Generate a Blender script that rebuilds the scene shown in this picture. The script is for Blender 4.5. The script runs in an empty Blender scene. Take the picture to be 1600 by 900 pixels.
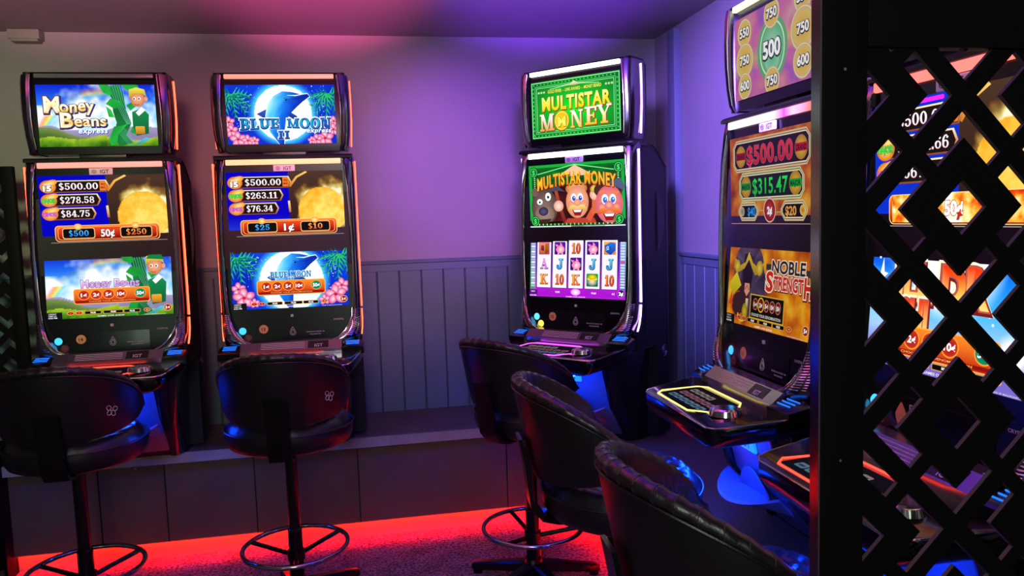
import bpy, bmesh, math, random
from mathutils import Vector, Matrix, noise
random.seed(7)
S = bpy.context.scene
COL = S.collection
PI = math.pi

# ---------------------------------------------------------------- camera
F, PITCH, ROLL, YAW, EYE = 1208.3747, 0.0911, -0.0315, 0.1840, 1.67
_fw = Vector((math.sin(YAW)*math.cos(PITCH), math.cos(YAW)*math.cos(PITCH), -math.sin(PITCH)))
_r = Vector((math.cos(YAW), -math.sin(YAW), 0)); _u = _r.cross(_fw)
_r2 = _r*math.cos(ROLL) + _u*math.sin(ROLL); _u2 = _u*math.cos(ROLL) - _r*math.sin(ROLL)
cd = bpy.data.cameras.new('camera'); cam = bpy.data.objects.new('camera', cd); COL.objects.link(cam)
m = Matrix((( _r2.x, _u2.x, -_fw.x, 0), (_r2.y, _u2.y, -_fw.y, 0), (_r2.z, _u2.z, -_fw.z, EYE), (0, 0, 0, 1)))
cam.matrix_world = m
cd.sensor_width = 36; cd.lens = F/1600*36; cd.clip_start = .02
S.camera = cam
# ---------------------------------------------------------------- exposure, world, added fill lamps
S.view_settings.view_transform = 'Standard'; S.view_settings.look = 'None'
S.view_settings.gamma = 1; S.view_settings.exposure = 0; S.view_settings.use_curve_mapping = False
try:
    S.cycles.use_denoising = True
    S.cycles.max_bounces = 7; S.cycles.sample_clamp_indirect = 6
except Exception: pass
W = bpy.data.worlds.new('world'); S.world = W; W.use_nodes = True
W.node_tree.nodes['Background'].inputs[0].default_value = (.35, .33, .42, 1)
W.node_tree.nodes['Background'].inputs[1].default_value = .030

def lamp(name, kind, loc, col, watt, size=.1, aim=None, spot=1.2, size_y=None):
    d = bpy.data.lights.new(name, kind); d.color = col; d.energy = watt
    if kind == 'AREA':
        d.size = size
        if size_y: d.shape = 'RECTANGLE'; d.size_y = size_y
    else: d.shadow_soft_size = size
    if kind == 'SPOT': d.spot_size = spot; d.spot_blend = .35 if name.startswith('up') else .8
    o = bpy.data.objects.new(name, d); COL.objects.link(o); o.location = loc
    if aim is not None:
        o.rotation_euler = (Vector(aim)-Vector(loc)).to_track_quat('-Z', 'Y').to_euler()
    return o
FILL_LAMPS = [  # coloured spots and a grey fill, added out of frame to tint the walls
    ('up_fill_magenta', 'SPOT', (-.05, .5, 1.95), (1, .10, .42), 1900, .12, (-.15, 3.0, 3.03), .50),  # upward spots added out of view to brighten the ceiling
    ('up_fill_violet', 'SPOT', (.35, .5, 1.95), (.20, .03, 1), 2200, .12, (.80, 3.0, 3.03), .50),
    ('up_fill_rose', 'SPOT', (-.6, .5, 1.95), (.9, .35, .48), 600, .12, (-1.1, 3.0, 3.03), .52),
    ('fill_spot_green', 'SPOT', (-1.6, 1.2, 2.5), (.72, .85, .42), 150, .15, (-2.1, 4.5, 1.7), .8),
    ('fill_spot_blue', 'SPOT', (.1, 1.2, 2.5), (.27, .15, 1), 1500, .15, (1.77, 3.1, 2.0), .75),
    ('fill_spot_wall_violet', 'SPOT', (.45, 1.6, 2.5), (.24, .04, 1), 360, .15, (.62, 4.5, 2.0), .50),
    ('fill_spot_pink', 'SPOT', (.4, .9, 2.5), (1, .42, .85), 230, .2, (.12, 4.5, 1.75), .55),
    ('fill_spot_red', 'SPOT', (-.6, 1.2, 2.5), (1, .22, .26), 170, .2, (-.75, 4.5, 1.75), .5),
    ('fill_point_grey', 'POINT', (-.4, -.9, 2.4), (.80, .84, .84), 80, .4),  # unseen grey fill added behind the camera
]
for a in FILL_LAMPS: lamp(*a)

# ---------------------------------------------------------------- materials
def lin(c):
    if isinstance(c, str):
        c = [int(c[i:i+2], 16)/255 for i in (0, 2, 4)]
    return tuple((v/12.92 if v <= .04045 else ((v+.055)/1.055)**2.4) for v in c)
MATS = {}
def mat(name, col=(.5, .5, .5), rough=.5, metal=0, emit=None, es=0, spec=.5, coat=0, noise_amt=0, nscale=20, bump=0, bscale=60):
    if name in MATS: return MATS[name]
    mt = bpy.data.materials.new(name); mt.use_nodes = True; nt = mt.node_tree
    b = nt.nodes['Principled BSDF']; col = lin(col)
    b.inputs['Base Color'].default_value = (*col, 1); b.inputs['Roughness'].default_value = rough
    b.inputs['Metallic'].default_value = metal; b.inputs['Specular IOR Level'].default_value = spec
    b.inputs['Coat Weight'].default_value = coat; b.inputs['Coat Roughness'].default_value = .05
    if emit is not None:
        b.inputs['Emission Color'].default_value = (*emit, 1); b.inputs['Emission Strength'].default_value = es
    if noise_amt or bump:
        tc = nt.nodes.new('ShaderNodeTexCoord'); n = nt.nodes.new('ShaderNodeTexNoise')
        n.inputs['Scale'].default_value = nscale; n.inputs['Detail'].default_value = 4
        nt.links.new(tc.outputs['Object'], n.inputs['Vector'])
        if noise_amt:
            r = nt.nodes.new('ShaderNodeValToRGB')
            r.color_ramp.elements[0].position = .3; r.color_ramp.elements[1].position = .7
            r.color_ramp.elements[0].color = (*[c*(1-noise_amt) for c in col], 1)
            r.color_ramp.elements[1].color = (*[min(1, c*(1+noise_amt)) for c in col], 1)
            nt.links.new(n.outputs['Fac'], r.inputs['Fac']); nt.links.new(r.outputs['Color'], b.inputs['Base Color'])
        if bump:
            n2 = nt.nodes.new('ShaderNodeTexNoise'); n2.inputs['Scale'].default_value = bscale; n2.inputs['Detail'].default_value = 5
            nt.links.new(tc.outputs['Object'], n2.inputs['Vector'])
            bm_ = nt.nodes.new('ShaderNodeBump'); bm_.inputs['Strength'].default_value = bump; bm_.inputs['Distance'].default_value = .01
            nt.links.new(n2.outputs['Fac'], bm_.inputs['Height']); nt.links.new(bm_.outputs['Normal'], b.inputs['Normal'])
    MATS[name] = mt; return mt
def glow(name, col, s): return mat(name, (.02, .02, .02), .4, emit=col, es=s)
M_wall = mat('wall_paint', (.60, .58, .58), .75, noise_amt=.04, nscale=3, bump=.04, bscale=90)
M_ceil = mat('ceiling_paint', (.62, .60, .60), .8, noise_amt=.04, nscale=2)
M_dado = mat('dado_paint', (.38, .46, .50), .55, noise_amt=.06, nscale=5)
M_trimblue = mat('trim_paint', (.42, .46, .52), .5)
M_plat = mat('platform_board', (.36, .33, .30), .45, noise_amt=.12, nscale=6)
M_kick = mat('kick_board', (.37, .30, .26), .42, noise_amt=.12, nscale=4)
M_nose = mat('platform_nosing', (.60, .56, .48), .4, noise_amt=.1, nscale=12)
M_skirt = mat('skirting_paint', (.62, .55, .52), .5)
M_blackgloss = mat('black_gloss', (.035, .033, .04), .16, coat=.3)
M_black = mat('black_plastic', (.055, .05, .06), .35)
M_matte = mat('black_matte', (.05, .048, .058), .6, bump=.1, bscale=300)
M_bezel = mat('black_glass', (.03, .032, .038), .22, spec=.35)
M_chrome = mat('chrome', (.90, .88, .88), .13, 1)
M_chromed = mat('dark_chrome', (.52, .50, .52), .16, 1)
M_pod = mat('pod_plastic', (.04, .04, .06), .2)
M_silver = mat('silver_trim', (.62, .58, .62), .2, .9)
M_grey = mat('grey_print', (.85, .85, .85), .5)
M_badge = mat('badge_grey', (.92, .88, .88), .5)
M_badged = mat('badge_print', (.16, .14, .16), .4)
M_orange = mat('orange_sticker', (1, .72, .45), .5)
M_sticktxt = mat('sticker_print', (.25, .08, .05), .5)
M_leather = mat('black_leather', (.045, .042, .050), .36, bump=.12, bscale=220, spec=.6)
M_leather2 = mat('quilted_leather', (.105, .090, .105), .30, bump=.12, bscale=220, spec=.7)
M_stitch = mat('stitching', (.26, .20, .20), .6)
M_pole = mat('pole_black', (.05, .045, .05), .25, .3)
M_ring = mat('steel_ring', (.70, .70, .74), .12, 1)
M_lattice = mat('lattice_black', (.014, .010, .018), .65, spec=.12)
M_cut = mat('lattice_cut_edge', (.30, .27, .25), .6, spec=.2)
M_latticef = mat('frame_black', (.012, .010, .016), .6, spec=.12)
M_white = mat('white_print', (.8, .8, .8), .5)
M_box = mat('trunking_white', (.55, .55, .50), .6)
M_louvre = mat('louvre_grey', (.13, .12, .15), .4)
G_redstrip = glow('led_red', (1, .035, .010), 9)
G_floor = glow('led_floor_red', (1, .004, .001), 330)
G_blue = glow('led_blue', (.01, .12, 1), 2.5)
G_cyan = glow('led_blue_pod', (.01, .16, 1), 1.5)
M_carpet = None

# ---------------------------------------------------------------- mesh helpers
def box(bm, x0, x1, y0, y1, z0, z1, bev=0, seg=2):
    vs = [bm.verts.new((x, y, z)) for x in (x0, x1) for y in (y0, y1) for z in (z0, z1)]
    f = [(0, 1, 3, 2), (4, 6, 7, 5), (0, 4, 5, 1), (2, 3, 7, 6), (0, 2, 6, 4), (1, 5, 7, 3)]
    fs = [bm.faces.new([vs[i] for i in q]) for q in f]
    if bev:
        es = list({e for q in fs for e in q.edges})
        bmesh.ops.bevel(bm, geom=es, offset=bev, segments=seg, affect='EDGES', profile=.6)
def loft(bm, rings, closed=True, cap=True, loop=False):
    R = [[bm.verts.new(p) for p in r] for r in rings]
    n = len(R[0]); k = len(R)
    for i in range(k if loop else k-1):
        a, b = R[i], R[(i+1) % k]
        for j in range(n if closed else n-1):
            q = [a[j], a[(j+1) % n], b[(j+1) % n], b[j]]
            try: bm.faces.new(q)
            except ValueError: pass
    if cap and closed and not loop:
        bm.faces.new(R[0][::-1]); bm.faces.new(R[-1])
    return R
def tube(bm, pts, r, n=10, cap=True, loop=False):
    pts = [Vector(p) for p in pts]; rings = []; k = len(pts)
    rr = r if isinstance(r, (list, tuple)) else [r]*k
    up = Vector((0, 0, 1))
    for i, p in enumerate(pts):
        if loop: t = pts[(i+1) % k]-pts[i-1]
        else: t = pts[min(i+1, k-1)]-pts[max(i-1, 0)]
        t.normalize()
        a = t.cross(up)
        if a.length < .2: a = t.cross(Vector((0, 1, 0)))
        a.normalize(); b = t.cross(a).normalized()
        rings.append([p + (a*math.cos(2*PI*j/n)+b*math.sin(2*PI*j/n))*rr[i] for j in range(n)])
    loft(bm, rings, cap=cap, loop=loop)
def prism(bm, poly, fn0, fn1):
    """poly of 2-D points; fn0 / fn1 lift them to the two ends"""
    loft(bm, [[fn0(*p) for p in poly], [fn1(*p) for p in poly]])
def disc(bm, c, axis, r, h, n=24, r2=None):
    axis = Vector(axis).normalized(); a = axis.orthogonal().normalized(); b = axis.cross(a)
    c = Vector(c); r2 = r if r2 is None else r2
    loft(bm, [[c+(a*math.cos(2*PI*j/n)+b*math.sin(2*PI*j/n))*r for j in range(n)],
              [c+axis*h+(a*math.cos(2*PI*j/n)+b*math.sin(2*PI*j/n))*r2 for j in range(n)]])
def bmn(): return bmesh.new()
def to_mesh(name, bm, mats, smooth=35):
    bmesh.ops.recalc_face_normals(bm, faces=bm.faces)
    me = bpy.data.meshes.new(name); bm.to_mesh(me); bm.free()
    for mt in (mats if isinstance(mats, (list, tuple)) else [mats]): me.materials.append(mt)
    if smooth:
        me.shade_smooth(); me.set_sharp_from_angle(angle=math.radians(smooth))
    return me
def obj(name, me, parent=None):
    o = bpy.data.objects.new(name, me); COL.objects.link(o)
    if parent: o.parent = parent
    return o
def part(name, bm, mt, parent=None, smooth=35): return obj(name, to_mesh(name, bm, mt, smooth), parent)
def tag(o, label, cat=None, group=None, kind=None):
    o['label'] = label
    if cat: o['category'] = cat
    if group: o['group'] = group
    if kind: o['kind'] = kind
    return o
def struct(name, bm, mt, smooth=35):
    o = part(name, bm, mt, None, smooth); o['kind'] = 'structure'; return o
def thing(name, label, cat, loc, rz=0, group=None):
    o = bpy.data.objects.new(name, None); COL.objects.link(o); o.empty_display_size = .1
    o.location = loc; o.rotation_euler = (0, 0, rz); return tag(o, label, cat, group)

# ---------------------------------------------------------------- text outlines
_TX = {}
def text_geo(s, off, sp=1.0):
    """triangulated outline of a string: cap height 1, starting at x=0 -> (verts, faces, width)"""
    k = (s, off, sp)
    if k in _TX: return _TX[k]
    c = bpy.data.curves.new('t', 'FONT'); c.body = s; c.size = 1/.729; c.offset = off; c.space_character = sp; c.resolution_u = 3; c.fill_mode = 'BOTH'
    o = bpy.data.objects.new('t', c); COL.objects.link(o)
    dg = bpy.context.evaluated_depsgraph_get(); me = o.evaluated_get(dg).to_mesh()
    vs = [(v.co.x, v.co.y) for v in me.vertices]; fs = [tuple(p.vertices) for p in me.polygons]
    o.evaluated_get(dg).to_mesh_clear(); bpy.data.objects.remove(o); bpy.data.curves.remove(c)
    if vs:
        x0 = min(v[0] for v in vs); x1 = max(v[0] for v in vs)
    else: x0 = x1 = 0
    _TX[k] = ([(v[0]-x0, v[1]) for v in vs], fs, x1-x0); return _TX[k]

# serif capitals and figures, drawn as strokes in a unit-high cell -> list of polygons, width
def _q(x1, y1, x2, y2, w):
    return [(x1-w/2, y1), (x1+w/2, y1), (x2+w/2, y2), (x2-w/2, y2)]
def _r(x0, y0, x1, y1): return [(x0, y0), (x1, y0), (x1, y1), (x0, y1)]
def _arc(cx, cy, rx, ry, tx, ty, a0, a1, n=20):
    out = []
    for i in range(n):
        p, q = [math.radians(a0+(a1-a0)*j/n) for j in (i, i+1)]
        out.append([(cx+rx*math.cos(p), cy+ry*math.sin(p)), (cx+rx*math.cos(q), cy+ry*math.sin(q)),
                    (cx+(rx-tx)*math.cos(q), cy+(ry-ty)*math.sin(q)), (cx+(rx-tx)*math.cos(p), cy+(ry-ty)*math.sin(p))])
    return out
SER = {
 'I': ([_r(.13, 0, .33, 1), _r(0, 0, .46, .1), _r(0, .9, .46, 1)], .46),
 'L': ([_r(.12, 0, .32, 1), _r(0, 0, .72, .1), _r(0, .9, .44, 1), _r(.62, 0, .72, .3)], .72),
 'E': ([_r(.12, 0, .32, 1), _r(0, 0, .72, .1), _r(0, .9, .72, 1), _r(.3, .46, .55, .55), _r(.62, 0, .72, .28), _r(.62, .74, .72, 1), _r(.5, .36, .58, .64)], .72),
 'B': ([_r(.12, 0, .32, 1), _r(0, 0, .4, .1), _r(0, .9, .4, 1)] + _arc(.38, .74, .34, .26, .18, .1, -90, 90) + _arc(.4, .27, .4, .27, .2, .1, -90, 90) + [_r(.3, .47, .42, .56)], .8),
 'U': ([_r(.1, .3, .3, 1), _r(0, .9, .4, 1), _r(.66, .3, .76, 1), _r(.55, .9, .87, 1)] + _arc(.43, .32, .33, .33, .2, .13, 180, 360), .87),
 'M': ([_r(.1, 0, .2, 1), _r(0, 0, .32, .09), _r(0, .91, .3, 1), _q(.54, 0, .2, 1, .2), _q(.54, 0, .82, 1, .12), _r(.78, 0, .98, 1), _r(.68, 0, 1.08, .09), _r(.78, .91, 1.08, 1)], 1.08),
 'O': (_arc(.45, .5, .45, .52, .2, .09, 0, 360, 28), .9),
 'N': ([_r(.1, 0, .19, 1), _r(0, 0, .3, .09), _r(0, .91, .3, 1), _q(.74, 0, .2, 1, .22), _r(.72, 0, .81, 1), _r(.62, .91, .92, 1)], .92),
 'Y': ([_r(.34, 0, .54, .5), _r(.22, 0, .66, .09), _q(.44, .42, .14, 1, .2), _q(.44, .42, .76, 1, .1), _r(0, .91, .34, 1), _r(.6, .91, .9, 1)], .9),
 'K': ([_r(.1, 0, .3, 1), _r(0, 0, .4, .1), _r(0, .9, .4, 1), _q(.34, .42, .68, 1, .12), _q(.7, 0, .42, .58, .22), _r(.52, .9, .84, 1), _r(.54, 0, .88, .1)], .88),
 'A': ([_q(.14, 0, .42, 1, .1), _q(.68, 0, .42, 1, .2), _r(.22, .3, .58, .4), _r(0, 0, .28, .09), _r(.5, 0, .86, .09)], .86),
 'J': ([_r(.36, .25, .56, 1), _r(.24, .9, .68, 1)] + _arc(.28, .26, .28, .28, .19, .1, 180, 360) + _arc(.1, .28, .11, .11, .11, .11, 0, 360, 12), .68),
 '1': ([_r(.16, 0, .38, 1), _r(0, 0, .54, .1), _q(.06, .74, .2, .98, .14)], .54),
 '0': (_arc(.34, .5, .34, .51, .2, .1, 0, 360, 24), .68),
 'R': ([_r(.12, 0, .32, 1), _r(0, 0, .42, .1), _r(0, .9, .4, 1), _q(.66, 0, .42, .5, .2), _r(.56, 0, .86, .09)] + _arc(.38, .73, .36, .27, .18, .1, -90, 90), .86),
 'T': ([_r(.3, 0, .5, 1), _r(.18, 0, .62, .1), _r(0, .9, .8, 1), _r(0, .7, .09, 1), _r(.71, .7, .8, 1)], .8),
 '2': (_arc(.33, .70, .31, .31, .19, .1, -35, 175) + [_q(.12, .06, .54, .58, .2), _r(.02, 0, .66, .14), _r(.57, 0, .66, .26)] + _arc(.14, .70, .12, .11, .12, .11, 0, 360, 10), .68),
 '3': (_arc(.32, .74, .29, .27, .18, .1, -90, 170) + _arc(.32, .27, .32, .28, .19, .1, -170, 90) + _arc(.12, .22, .11, .1, .11, .1, 0, 360, 10) + [_r(.24, .46, .38, .56)], .66),
 '4': ([_r(.36, 0, .56, 1), _q(.06, .3, .42, 1, .14), _r(0, .24, .70, .35), _r(.24, 0, .68, .09)], .70),
 '5': ([_r(.08, .48, .18, 1), _r(.08, .86, .60, 1)] + _arc(.31, .32, .33, .33, .20, .1, -165, 130) + _arc(.12, .2, .11, .1, .11, .1, 0, 360, 10), .66),
 '6': (_arc(.34, .30, .33, .31, .19, .09, 0, 360) + _arc(.40, .52, .39, .49, .2, .1, 75, 200) + _arc(.52, .82, .11, .1, .11, .1, 0, 360, 10), .68),
 '7': ([_r(.02, .86, .66, 1), _q(.26, 0, .56, .9, .21), _r(.02, .7, .11, 1)], .66),
 '8': (_arc(.34, .74, .29, .27, .17, .09, 0, 360) + _arc(.34, .27, .33, .28, .18, .09, 0, 360), .68),
 '9': (_arc(.34, .70, .33, .31, .19, .09, 0, 360) + _arc(.28, .48, .39, .49, .2, .1, -105, 20), .68),
 '$': ([_r(.27, -.12, .35, 1.12)] + _arc(.31, .74, .28, .26, .17, .11, 20, 270) + _arc(.31, .26, .29, .28, .18, .11, -160, 90), .62),
 '.': ([_r(.02, 0, .22, .2)], .24), ',': ([_r(.02, 0, .22, .2)], .24),
 ' ': ([], .4)}

# ---------------------------------------------------------------- flat pictures shown on the displays
class Art:
    """a 16 x 9 picture; every call lays one more flat layer on top"""
    def __init__(s): s.V = []; s.F = []; s.C = []; s.k = 0
    def add(s, vs, fs, cs):
        n = len(s.V); s.k += 1; k = s.k
        s.V += [(x, y, k) for x, y in vs]; s.F += [tuple(i+n for i in f) for f in fs]; s.C += cs
    def same(s): s.k -= 1
    def col(s, c, vs):
        if callable(c): return [lin(c(x, y)) for x, y in vs]
        if isinstance(c, (list, tuple)) and isinstance(c[0], str):
            y0 = min(v[1] for v in vs); y1 = max(v[1] for v in vs)+1e-6
            st = [lin(k) for k in c]; out = []
            for x, y in vs:
                t = (1-(y-y0)/(y1-y0))*(len(st)-1); i = min(int(t), len(st)-2); f = t-i
                out.append(tuple(st[i][j]*(1-f)+st[i+1][j]*f for j in range(3)))
            return out
        return [lin(c)]*len(vs)
    def grid(s, x0, y0, x1, y1, nx, ny, fn):
        vs = [(x0+(x1-x0)*i/nx, y0+(y1-y0)*j/ny) for j in range(ny+1) for i in range(nx+1)]
        fs = [(j*(nx+1)+i, j*(nx+1)+i+1, (j+1)*(nx+1)+i+1, (j+1)*(nx+1)+i) for j in range(ny) for i in range(nx)]
        s.add(vs, fs, s.col(fn, vs))
    def poly(s, pts, c): s.add(pts, [tuple(range(len(pts)))], s.col(c, pts))
    def rect(s, x0, y0, x1, y1, c): s.poly(_r(x0, y0, x1, y1), c)
    def ell(s, cx, cy, rx, ry, c, c2=None, n=28, rot=0):
        """c = centre colour, c2 = rim colour"""
        cr, sr = math.cos(rot), math.sin(rot)
        vs = [(cx, cy)] + [(cx+rx*math.cos(2*PI*i/n)*cr-ry*math.sin(2*PI*i/n)*sr, cy+rx*math.cos(2*PI*i/n)*sr+ry*math.sin(2*PI*i/n)*cr) for i in range(n)]
        vs = [(min(16, max(0, x)), min(9, max(0, y))) for x, y in vs]
        fs = [(0, 1+i, 1+(i+1) % n) for i in range(n)]
        if c2 is None or callable(c): cs = s.col(c, vs)
        else: cs = [lin(c)]+[lin(c2)]*n
        s.add(vs, fs, cs)
    def ring(s, cx, cy, rx, ry, t, c, a0=0, a1=360, n=32, t2=None):
        vs = []; fs = []
        for p in _arc(cx, cy, rx, ry, t, t2 or t, a0, a1, n):
            k = len(vs); vs += p; fs.append((k, k+1, k+2, k+3))
        vs = [(min(16, max(0, x)), min(9, max(0, y))) for x, y in vs]
        s.add(vs, fs, s.col(c, vs))
    def rr(s, x0, y0, x1, y1, r, c, n=5):
        pts = []
        for cx, cy, a in ((x1-r, y1-r, 0), (x0+r, y1-r, 90), (x0+r, y0+r, 180), (x1-r, y0+r, 270)):
            for i in range(n+1):
                t = math.radians(a+90*i/n); pts.append((cx+r*math.cos(t), cy+r*math.sin(t)))
        s.poly(pts, c)
    def line(s, pts, w, c):
        vs = []; fs = []
        for i, (x, y) in enumerate(pts):
            a = pts[max(i-1, 0)]; b = pts[min(i+1, len(pts)-1)]
            dx, dy = b[0]-a[0], b[1]-a[1]; L = math.hypot(dx, dy) or 1
            ww = (w[i] if isinstance(w, (list, tuple)) else w)/2
            vs += [(x-dy/L*ww, y+dx/L*ww), (x+dy/L*ww, y-dx/L*ww)]
        for i in range(len(pts)-1): fs.append((2*i, 2*i+1, 2*i+3, 2*i+2))
        s.add(vs, fs, s.col(c, vs))
    def txt(s, t, x, y, h, c, w=None, bold=.03, out=(), shear=0, sp=1.0, warp=None, dx=0, dy=0, align='c'):
        """x,y = centre of the baseline; w = wanted width; out = [(extra boldness, colour, dx, dy)...] drawn first"""
        if not out and bold < .05 and h < .3: bold = .02
        W0 = text_geo(t, bold, sp)[2] or 1
        sx = h if w is None else w/W0
        for o in list(out)+[(0, c, 0, 0)]:
            vs, fs, ww = text_geo(t, bold+o[0], sp)
            px = [(((vx-ww/2)*sx)+shear*vy*h+(0 if align == 'c' else W0*sx/2), vy*h) for vx, vy in vs]
            px = [(x+a+o[2], y+b+o[3]+(warp(a) if warp else 0)) for a, b in px]
            s.add(px, fs, s.col(o[1], px))
    def ser(s, t, x, y, h, c, w=None, out=(), gap=.1, warp=None, hv=None):
        W0 = sum(SER[ch][1] for ch in t)+gap*(len(t)-1); sx = h if w is None else w/W0
        for e, cc, dx, dy in list(out)+[(0, c, 0, 0)]:
            vs = []; fs = []; cx = 0
            for ch in t:
                ps, cw = SER[ch]
                for p in ps:
                    mx = sum(a for a, b in p)/len(p); my = sum(b for a, b in p)/len(p)
                    k = len(vs)
                    for a, b in p:
                        ea = e*(1 if a > mx else -1); eb = e*(1 if b > my else -1)
                        X = (cx+a-W0/2)*sx+ea; H = h*(hv(X) if hv else 1)
                        vs.append((x+X+dx, y+b*H+eb+dy+(warp(X) if warp else 0)))
                    fs.append(tuple(range(k, k+len(p))))
                cx += cw+gap
            s.add(vs, fs, s.col(cc, vs))
    def build(s, name, w, zt, zb, yt, yb, mt, parent, lift=.00004):
        """put on a tilted rectangle: local x in [-w,w], (yt,zt) top edge, (yb,zb) bottom edge"""
        s.V.append((0, 0, 0)); s.V.append((16, 0, 0)); s.V.append((16, 9, 0)); s.V.append((0, 9, 0))
        n = len(s.V)-4; s.F.append((n, n+1, n+2, n+3)); s.C += [(0, 0, 0)]*4
        nrm = Vector((0, -(zt-zb), (yt-yb))).normalized()
        P = []
        for x, y, k in s.V:
            x = min(16, max(0, x)); t = min(9, max(0, y))/9
            P.append(Vector(((x/16-.5)*2*w, yb+(yt-yb)*t, zb+(zt-zb)*t)) + nrm*(k*lift))
        me = bpy.data.meshes.new(name); me.from_pydata(P, [], s.F); me.materials.append(mt)
        a = me.color_attributes.new('Col', 'FLOAT_COLOR', 'POINT')
        a.data.foreach_set('color', [v for c in s.C for v in (*c, 1)])
        me.update(); return obj(name, me, parent)
def screen_mat(name, strength):
    mt = bpy.data.materials.new(name); mt.use_nodes = True; nt = mt.node_tree; b = nt.nodes['Principled BSDF']
    a = nt.nodes.new('ShaderNodeAttribute'); a.attribute_name = 'Col'
    b.inputs['Base Color'].default_value = (.004, .004, .004, 1); b.inputs['Roughness'].default_value = .12; b.inputs['Specular IOR Level'].default_value = 0
    nt.links.new(a.outputs['Color'], b.inputs['Emission Color']); b.inputs['Emission Strength'].default_value = strength
    return mt
M_screen = screen_mat('display_picture', 1.12)
M_screen_dim = screen_mat('display_picture_dim', .80)
def N(x, y, s=1., seed=0): return noise.noise(Vector((x*s, y*s, seed*7.3)))
def fbm(x, y, s=1., seed=0):
    return N(x, y, s, seed)+.5*N(x, y, s*2.1, seed+1)+.25*N(x, y, s*4.3, seed+2)
def mix(a, b, t):
    t = min(1, max(0, t)); return tuple(a[i]*(1-t)+b[i]*t for i in range(3))
def hx(h): return tuple(int(h[i:i+2], 16)/255 for i in (0, 2, 4))
def ramp(t, st):
    t = min(.9999, max(0, t))*(len(st)-1); i = int(t); return mix(st[i], st[i+1], t-i)

FIRE = [hx(c) for c in ('5a1004', 'b02806', 'e8650c', 'f8b02a', 'ffe676', 'fff8d0')]
FIRE2 = [hx(c) for c in ('7a2c10', 'a8481a', 'c8701f', 'd99632', 'e0bd58')]
def denoms(a, x0, x1, y, h, sel=None, dim=False):
    n = ['1\u00a2', '2\u00a2', '5\u00a2', '10\u00a2', '50\u00a2']
    for i, t in enumerate(n):
        x = x0+(x1-x0)*(i/4.6 if i < 4 else 1)
        a.ell(x, y, .78*h, .74*h, 'ff9a30'); a.ell(x, y, .68*h, .64*h, '8a1410' if i < 4 else '0c6a4a', 'c8301c' if i < 4 else '108a60')
        a.txt(t, x, y-.26*h, .52*h, 'ffffff', w=(1.0 if len(t) == 3 else .8)*h, bold=.05)
def denom_bar(a, x0, x1, y0, y1):
    a.rr(x0-.1, y0-.1, x1+.1, y1+.1, .35, 'ffb040'); a.rr(x0, y0, x1, y1, .3, ('ff8a28', 'e04a14', 'b81c0c'))
    a.rr(x0+.12, y0+.12, x1-.12, y0+.38, .12, '8c120c')
    a.txt('CHOOSE YOUR DENOMINATION', (x0+x1)/2, y0+.16, .17, 'ffb060', w=(x1-x0)*.62, bold=.04)
    h = (y1-y0-.4)*.62
    denoms(a, x0+1.2, x1-1.15, y0+.42+(y1-y0-.45)/2, h)
def status(a, y=.18, dark='08090c', red='c02018', corner='1\u00a2', tint='e8e8e8'):
    a.rect(0, .0, 1.9, .95, '10121a'); a.txt('CREDIT', .7, .66, .17, tint, w=1.0); a.txt('DEMO OK', .7, .38, .17, tint, w=1.0)
    a.txt('4:50 PM', .7, .1, .18, 'ffffff', w=1.1)
    for x, t in ((2.95, '-'), (4.0, '1')):
        a.ell(x, .75, .45, .26, 'ffb060'); a.ell(x, .75, .38, .2, red); a.txt(t, x, .66, .2, 'ffe0a0', bold=.05)
    for x, w_, t in ((5.75, 1.0, '$0.00'), (8.3, 1.2, '$0.00'), (10.7, 1.0, '$0.25')):
        a.rr(x-w_-.07, .5, x+w_+.07, .98, .1, 'd8a040'); a.rr(x-w_, .56, x+w_, .92, .08, dark); a.txt(t, x, .63, .22, 'ffffff', bold=.05)
    a.ell(12.6, .78, .42, .26, 'ffb060'); a.ell(12.6, .78, .35, .2, red); a.txt('+1', 12.6, .68, .2, 'ffe0a0', bold=.05)
    a.ell(15.3, .98, .52, .5, 'ffb060'); a.ell(15.3, .98, .44, .42, red, '801008'); a.txt(corner, 15.3, .78, .4, 'ffffff', w=.55, bold=.06)
    a.txt('GAMES OVER $250.00', 8, .12, .2, 'f0f0f0', w=3.4, bold=.04); a.txt('VOID IF MALFUNCTION', 13.6, .06, .12, 'd0d0d0', w=2.8)

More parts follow.
